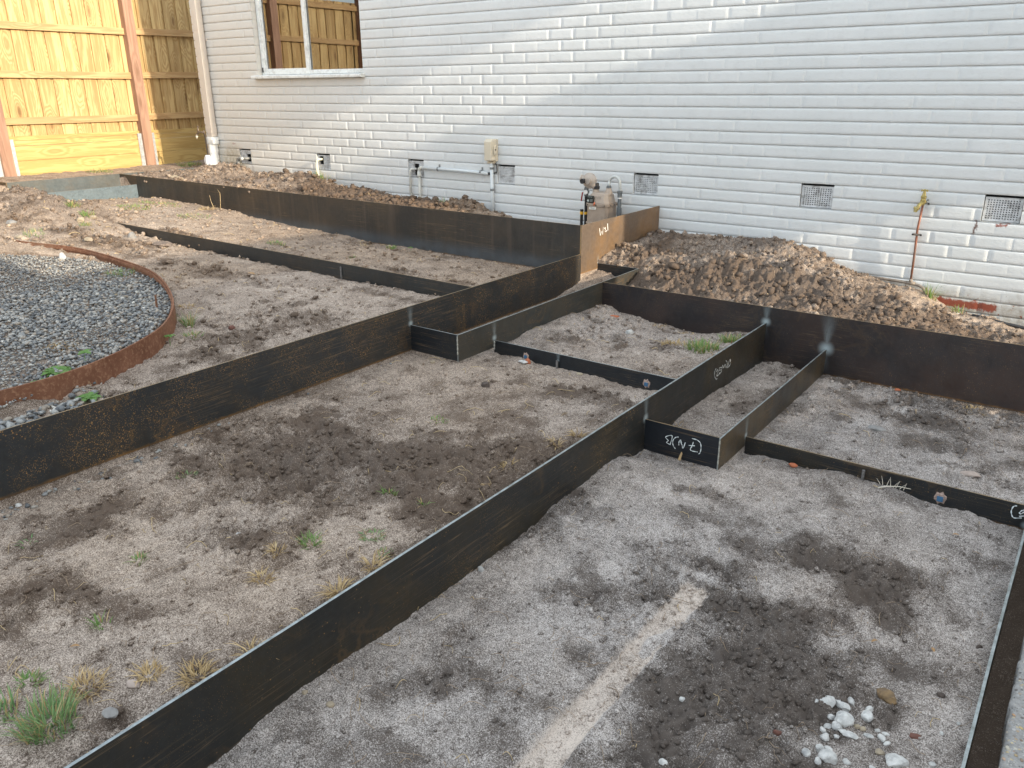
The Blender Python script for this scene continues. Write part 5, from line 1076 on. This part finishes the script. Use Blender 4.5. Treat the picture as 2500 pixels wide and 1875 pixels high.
def weed(x,y,nl,L_,seed,lab,stalk=0):
    rs=np.random.RandomState(seed); z=gz(x,y)+stalk; root=empty('weed',(x,y,gz(x,y)),lab,'weed','broad leaved weeds')
    for i in range(nl):
        d=6.28*i/nl+rs.uniform(-.3,.3); l=L_*rs.uniform(.6,1.1); V=[];S=9; mb=MB()
        for k_ in range(S+1):
            t=k_/S; prof_=(max(0,math.sin(min(1,t*1.05)*3.1416))**.7)*(.16+.13*(k_%2))*l*1.25+.001; hz=l*(.55*t-.5*t*t); px,py=x+math.cos(d)*l*t,y+math.sin(d)*l*t; nx_,ny_=-math.sin(d)*prof_,math.cos(d)*prof_
            V+=[(px+nx_,py+ny_,z+hz+.006+.18*prof_),(px,py,z+hz+.003),(px-nx_,py-ny_,z+hz+.006+.18*prof_)]
        mb.add(V,[f for k_ in range(S) for f in ((3*k_,3*k_+3,3*k_+4,3*k_+1),(3*k_+1,3*k_+4,3*k_+5,3*k_+2))]); mb.build('leaf',leafm,root)
    if stalk:
        mb=MB(); mb.tube([(x,y,gz(x,y)-.01),(x+.004,y,z)],.0015,6); mb.build('stem',leafm,root)
weed(-3.569,-4.552,11,.085,1,'largest leafy green weed at the edge of the spilled gravel')
weed(-3.50,-4.66,8,.060,2,'leafy weed just below the largest one beside the gravel')
weed(-3.24,-4.60,7,.065,3,'flat leafy weed close to the top edge of the long rust streaked plate')
weed(-3.60,-4.42,4,.05,4,'single tall dark green leaf standing behind the largest weed',.05)
weed(-3.66,-3.97,5,.030,5,'small climbing weed against the outside of the ring edging',.04)
weed(-2.98-.06,-3.98,4,.03,6,'tiny seedling peeping over the long rust streaked plate')
weed(-4.55,-1.27,3,.03,7,'pair of small leaves against the tall dark plate',.02)
# ---------------------------------------------------------------- stones
limem=plain('limestone',(.50,.49,.47),.85,0,.2,60,.6,200,dirt=(.20,.20,.20)); brownst=plain('ironstone',(.20,.13,.065),.85,0,.4,40,.5,150,dirt=(.07,.05,.04)); tanst=plain('tan_stone',(.34,.28,.20),.85,0,.15,40,.5,150,dirt=(.22,.18,.14)); pinkst=plain('pink_stone',(.36,.29,.25),.8,0,.15,60,.3); greyst=plain('grey_stone',(.24,.23,.22),.85,0,.2,50,.5); brickm=plain('brick_chip',(.42,.13,.06),.85,0,.25,60,.5); redst=plain('red_stone',(.13,.055,.04),.85,0,.2,50,.4); clodm=plain('soil_clod',(.17,.13,.105),.95,0,.4,60,.9,120); clodd=plain('damp_clod',(.085,.065,.055),.95,0,.4,60,.9,120)
def stone(x,y,a,b,c,m,lab,seed,rot=0,name='stone',cat='stone',group='single stones on the soil',sink=.3,dz=0):
    z=gz(x,y)+c*(1-2*sink-.18)+dz; o=blob(name,(x,y,z),(a,b,c),m,seed,None,2 if max(a,b)<.02 else 3,.10,2.2,rot,.1,max(a,b)<.0)
    return tag(o,lab,cat,group)
ST=[(-.225,-3.999,.034,.020,.017,brownst,'oval ochre brown stone above the pile of white rubble',-.5),(-2.157,-1.932,.028,.024,.019,limem,'cream lump of stone in the middle bed',.3),
(-1.65,-3.974,.026,.012,.008,brownst,'flat leaf shaped brown stone near the long foreground plate',.9),(-1.478,-4.222,.014,.011,.013,limem,'pale stone touching the foreground plate on its right side',0),
(-1.478,-4.98,.010,.009,.008,tanst,'small cream pebble at the foot of the foreground plate lower down',0),(-1.39,-4.97,.012,.010,.009,tanst,'tan pebble a little right of the small cream pebble',.5),
(-1.701,-5.315,.020,.014,.008,pinkst,'flat pinkish three cornered stone among straw at lower left',.4),(-1.631,-5.405,.022,.015,.010,greyst,'grey white stone by the foreground plate at lower left',.2),
(-6.12,-3.30,.035,.028,.045,limem,'pointed white stone standing on the gravel edge of the ring',.1),(-7.298,-2.45,.05,.03,.018,tanst,'flat pale slab on the mound crest',.2),(-6.522,-2.893,.04,.03,.02,tanst,'light cobble on the front slope of the mound',.2),(-7.25,-2.58,.038,.036,.028,tanst,'round light cobble on the mound crest',0),
(-6.95,-3.22,.05,.03,.02,tanst,'tan lump lying over the back of the ring edging',.2),(-7.35,-3.40,.035,.03,.02,tanst,'yellowish clod inside the back of the ring edging',.2),(-7.6,-3.0,.05,.04,.022,greyst,'pale rounded stone low on the left of the mound',.3),
(-.688,-2.163,.045,.025,.014,greyst,'flat dark grey stone in the bed below the long brownish plate',-.2),(-.246,-2.429,.045,.022,.010,pinkst,'flat beige stone near the low right plate',.3),(-3.707,-3.58,.022,.018,.014,redst,'dark red stone on the brown soil left of the long streaked plate',.3),
(-2.286,-3.164,.022,.022,.020,clodd,'dark brown clod of earth in the long bed near the small cross plate',.3),(-6.983,-.85,.08,.06,.035,clodm,'light sandstone lump half buried in the far soil heap',.4),
(-8.242,-.98,.06,.04,.035,tanst,'pale broken stone at the left end of the far heap',.4),(-8.45,-.9,.05,.04,.045,tanst,'upright stone piece on the left toe of the far heap',.9),(-8.60,-1.0,.045,.03,.025,limem,'white chip behind the tall plate near the fence end',.9),
(-6.539,-2.52,.03,.04,.04,greyst,'grey wedge of rock leaning on the low plate',.3),(-6.15,-2.50,.11,.06,.02,clodm,'pale slab of hard soil spilling against the low plate',.2),(-2.04,-2.69,.020,.013,.008,tanst,'yellowish flat chip at the foot of the small cross plate',.1),
(-2.38,-2.72,.03,.018,.01,limem,'pale stone lodged under the small cross plate',.1),(-2.75,-3.03,.018,.014,.012,tanst,'small pale stone under the corner of the box plates',.1),(-3.02+.10,-5.05,.014,.012,.010,limem,'white pebble at the foot of the long rust streaked plate',.1),(-2.90,-5.22,.02,.016,.012,greyst,'grey pebble at the foot of the long rust streaked plate nearer the picture edge',.1),
(-.415,-4.34,.012,.008,.009,redst,'dark red chip left of the white rubble',.2),(-.13,-4.12,.016,.011,.008,redst,'reddish brown lump right of the white rubble',.2),(-.03-.02,-3.63,.010,.008,.009,clodd,'dark round clod near the upper part of the right end plate',.2),(-.105,-3.92,.012,.010,.010,clodd,'dark round clod left of the right end plate, lower one',.2),
(-.6,-4.62,.012,.009,.008,limem,'white chip low in the picture beside the pale imprint bar',.2),(-.66,-4.38,.011,.009,.008,limem,'white chip on the dark soil right of the pale imprint bar',.3),(-2.1,-4.72,.010,.008,.006,limem,'small blue white chip in the scraped part of the long bed',.3)]
for i,(x,y,a,b,c,m,lab,rot) in enumerate(ST): stone(x,y,a,b,c,m,lab,500+i,rot)
for i,(x,y,lab,s) in enumerate([(-.73,-1.53,'orange red brick chip below the long brownish plate',.016),(-2.36,-2.70,'upright orange brick splinter below the small cross plate',.018),(-.905,-2.715,'orange brick chip against the low right plate',.020),(-2.44,-1.62,'flat faded red brick piece in the far corner of the middle bed',.034)]):
    stone(x,y,s,s*.62,s*(1.25 if i==1 else .55 if i<3 else .18),brickm,lab,560+i,.3,'brick_chip','brick chip','orange brick chips',dz=.006 if i in(0,2) else 0)
RUB=[(-0.346,-4.133,0.0408,0.0408),(-0.349,-4.095,0.0275,0.0165),(-0.372,-4.137,0.0136,0.0181),(-0.299,-4.077,0.0221,0.0295),(-0.31,-4.115,0.0528,0.0228),(-0.31,-4.152,0.0135,0.018),(-0.291,-4.138,0.0163,0.0163),(-0.326,-4.172,0.0224,0.0179),(-0.248,-4.119,0.0308,0.0326),(-0.249,-4.091,0.0201,0.0228),(-0.294,-4.176,0.0535,0.0402),(-0.303,-4.204,0.0336,0.0248),(-0.323,-4.206,0.0248,0.0195),(-0.261,-4.171,0.0178,0.0143),(-0.246,-4.168,0.0161,0.0161),(-0.23,-4.184,0.032,0.0124),(-0.317,-4.26,0.0279,0.0244),(-0.329,-4.237,0.0176,0.0176),(-0.317,-4.307,0.024,0.0257),(-0.298,-4.294,0.0301,0.0155),(-0.338,-4.351,0.0237,0.0237),(-0.29,-4.331,0.0467,0.0382),(-0.305,-4.368,0.0184,0.0251),(-0.249,-4.312,0.0213,0.0153),(-0.2,-4.164,0.0196,0.0223),(-0.195,-4.138,0.0225,0.0108),(-0.215,-4.142,0.0162,0.0126),(-0.151,-4.243,0.065,0.039),(-0.191,-4.226,0.0245,0.0192),(-0.296,-4.23,0.0193,0.0123),(-0.272,-4.213,0.0529,0.0141),(-0.184,-4.177,0.0124,0.0195),(-0.077,-4.071,0.0119,0.0128),(-0.076,-4.198,0.0193,0.014),(-0.047,-4.01,0.0112,0.0112),(-0.194,-4.29,0.0171,0.012)]
big={27:'largest flat white limestone piece at the lower right of the rubble',0:'blocky white stone at the upper left of the rubble',10:'white stone with a dark face in the centre of the rubble',4:'long cream streaked stone near the top of the rubble',21:'big white lump at the lower left of the rubble',8:'squarish white stone on the right of the rubble centre',30:'thin pale slab below the central white stone'}
for i,(x,y,wx,wy) in enumerate(RUB):
    a=wx*.50; stone(x,y,a,max(wy*.62,a*.5),min(wx,wy)*.42,limem if i not in (13,14,28) else tanst,big.get(i,'small white limestone chip in the loose rubble at lower right' if i not in (13,14,28) else 'small cream chip in the loose rubble at lower right'),600+i,(i*.7)%1.2-.6,'rubble_stone','rubble','white limestone rubble at lower right')
# wood chips and twig
chipm=plain('split_wood',(.55,.38,.20),.8,0,.2,80,.3); 
mb=MB(); z=gz(-1.30,-3.01)
mb.prism([(-1.318,-.030),(-1.306,-.030),(-1.300,.004),(-1.304,.012),(-1.309,.002)],'y',-3.022,-3.018); tag(mb.build('wood_splinter',chipm),'pale wood splinter standing under the upside down chalk writing','wood chip')
twm=plain('white_twig',(.55,.50,.42),.8,0,.1,50,.2); tw=MB(); z=gz(-.52,-2.76)+.015
tw.tube([(-.545,-2.735,z-.01),(-.515,-2.73,z+.004),(-.47,-2.72,z+.012),(-.425,-2.715,z+.012)],[.003,.0028,.0022,.001],7)
for (x,dx,dz_) in ((-.53,-.012,.035),(-.515,.006,.03),(-.50,-.008,.038),(-.48,.010,.030),(-.465,.018,.022),(-.45,.006,.028),(-.54,-.02,.018),(-.49,.02,.03)):
    tw.tube([(x,-2.727,z+.004),(x+dx*.4,-2.722,z+.004+dz_*.5),(x+dx,-2.715,z+.004+dz_)],[.0014,.001,.0005],5)
tag(tw.build('twig',twm),'small branching bleached twig in front of the low right plate','twig')
bk=MB(); bk.tube([(-7.20,-1.21,.40),(-7.17,-1.22,.47),(-7.19,-1.20,.55),(-7.24,-1.19,.58)],[.003,.0025,.002,.001],6); bk.tube([(-7.3,-1.22,.40),(-7.33,-1.22,.46),(-7.36,-1.21,.52)],[.003,.002,.001],6)
tag(bk.build('dry_stalk',straw),'two tall bent dry stalks in front of the far tall plate','stalk')
# fallen leaves
lf=plain('fallen_leaf',(.34,.20,.09),.8,0,.3,60,.2)
for i,(x,y,lab,rt) in enumerate([(-.22,-2.93,'curled tan leaf near the right end of the front bed',.3),(-.31,-3.78,'curled brown leaf in the middle of the front bed',1.),(-.16,-3.71,'small pale leaf in the front bed below the dark footprints',2.),(-4.65,-2.75,'orange brown leaf on the pale soil below the low far plate',.1),(-1.95,-5.33,'dry brown leaf beside the small tuft at lower left',.8)]):
    mb=MB(); z=gz(x,y)+.004; c_,s_=math.cos(rt),math.sin(rt); V=[]; L_=.016 if y<-2.9 else .05
    for k_ in range(6):
        t=k_/5; w_=math.sin(max(.03,t*.97)*3.14)*.32*L_; u=(t-.5)*L_*1.6
        for q in (-1,0,1): V.append((x+u*c_-q*w_*s_,y+u*s_+q*w_*c_,z+abs(q)*.35*w_+.003*math.sin(t*3.1)))
    mb.add(V,[(3*k_+j,3*k_+3+j,3*k_+4+j,3*k_+1+j) for k_ in range(5) for j in (0,1)]); tag(mb.build('fallen_leaf',lf),lab,'leaf','fallen leaves')
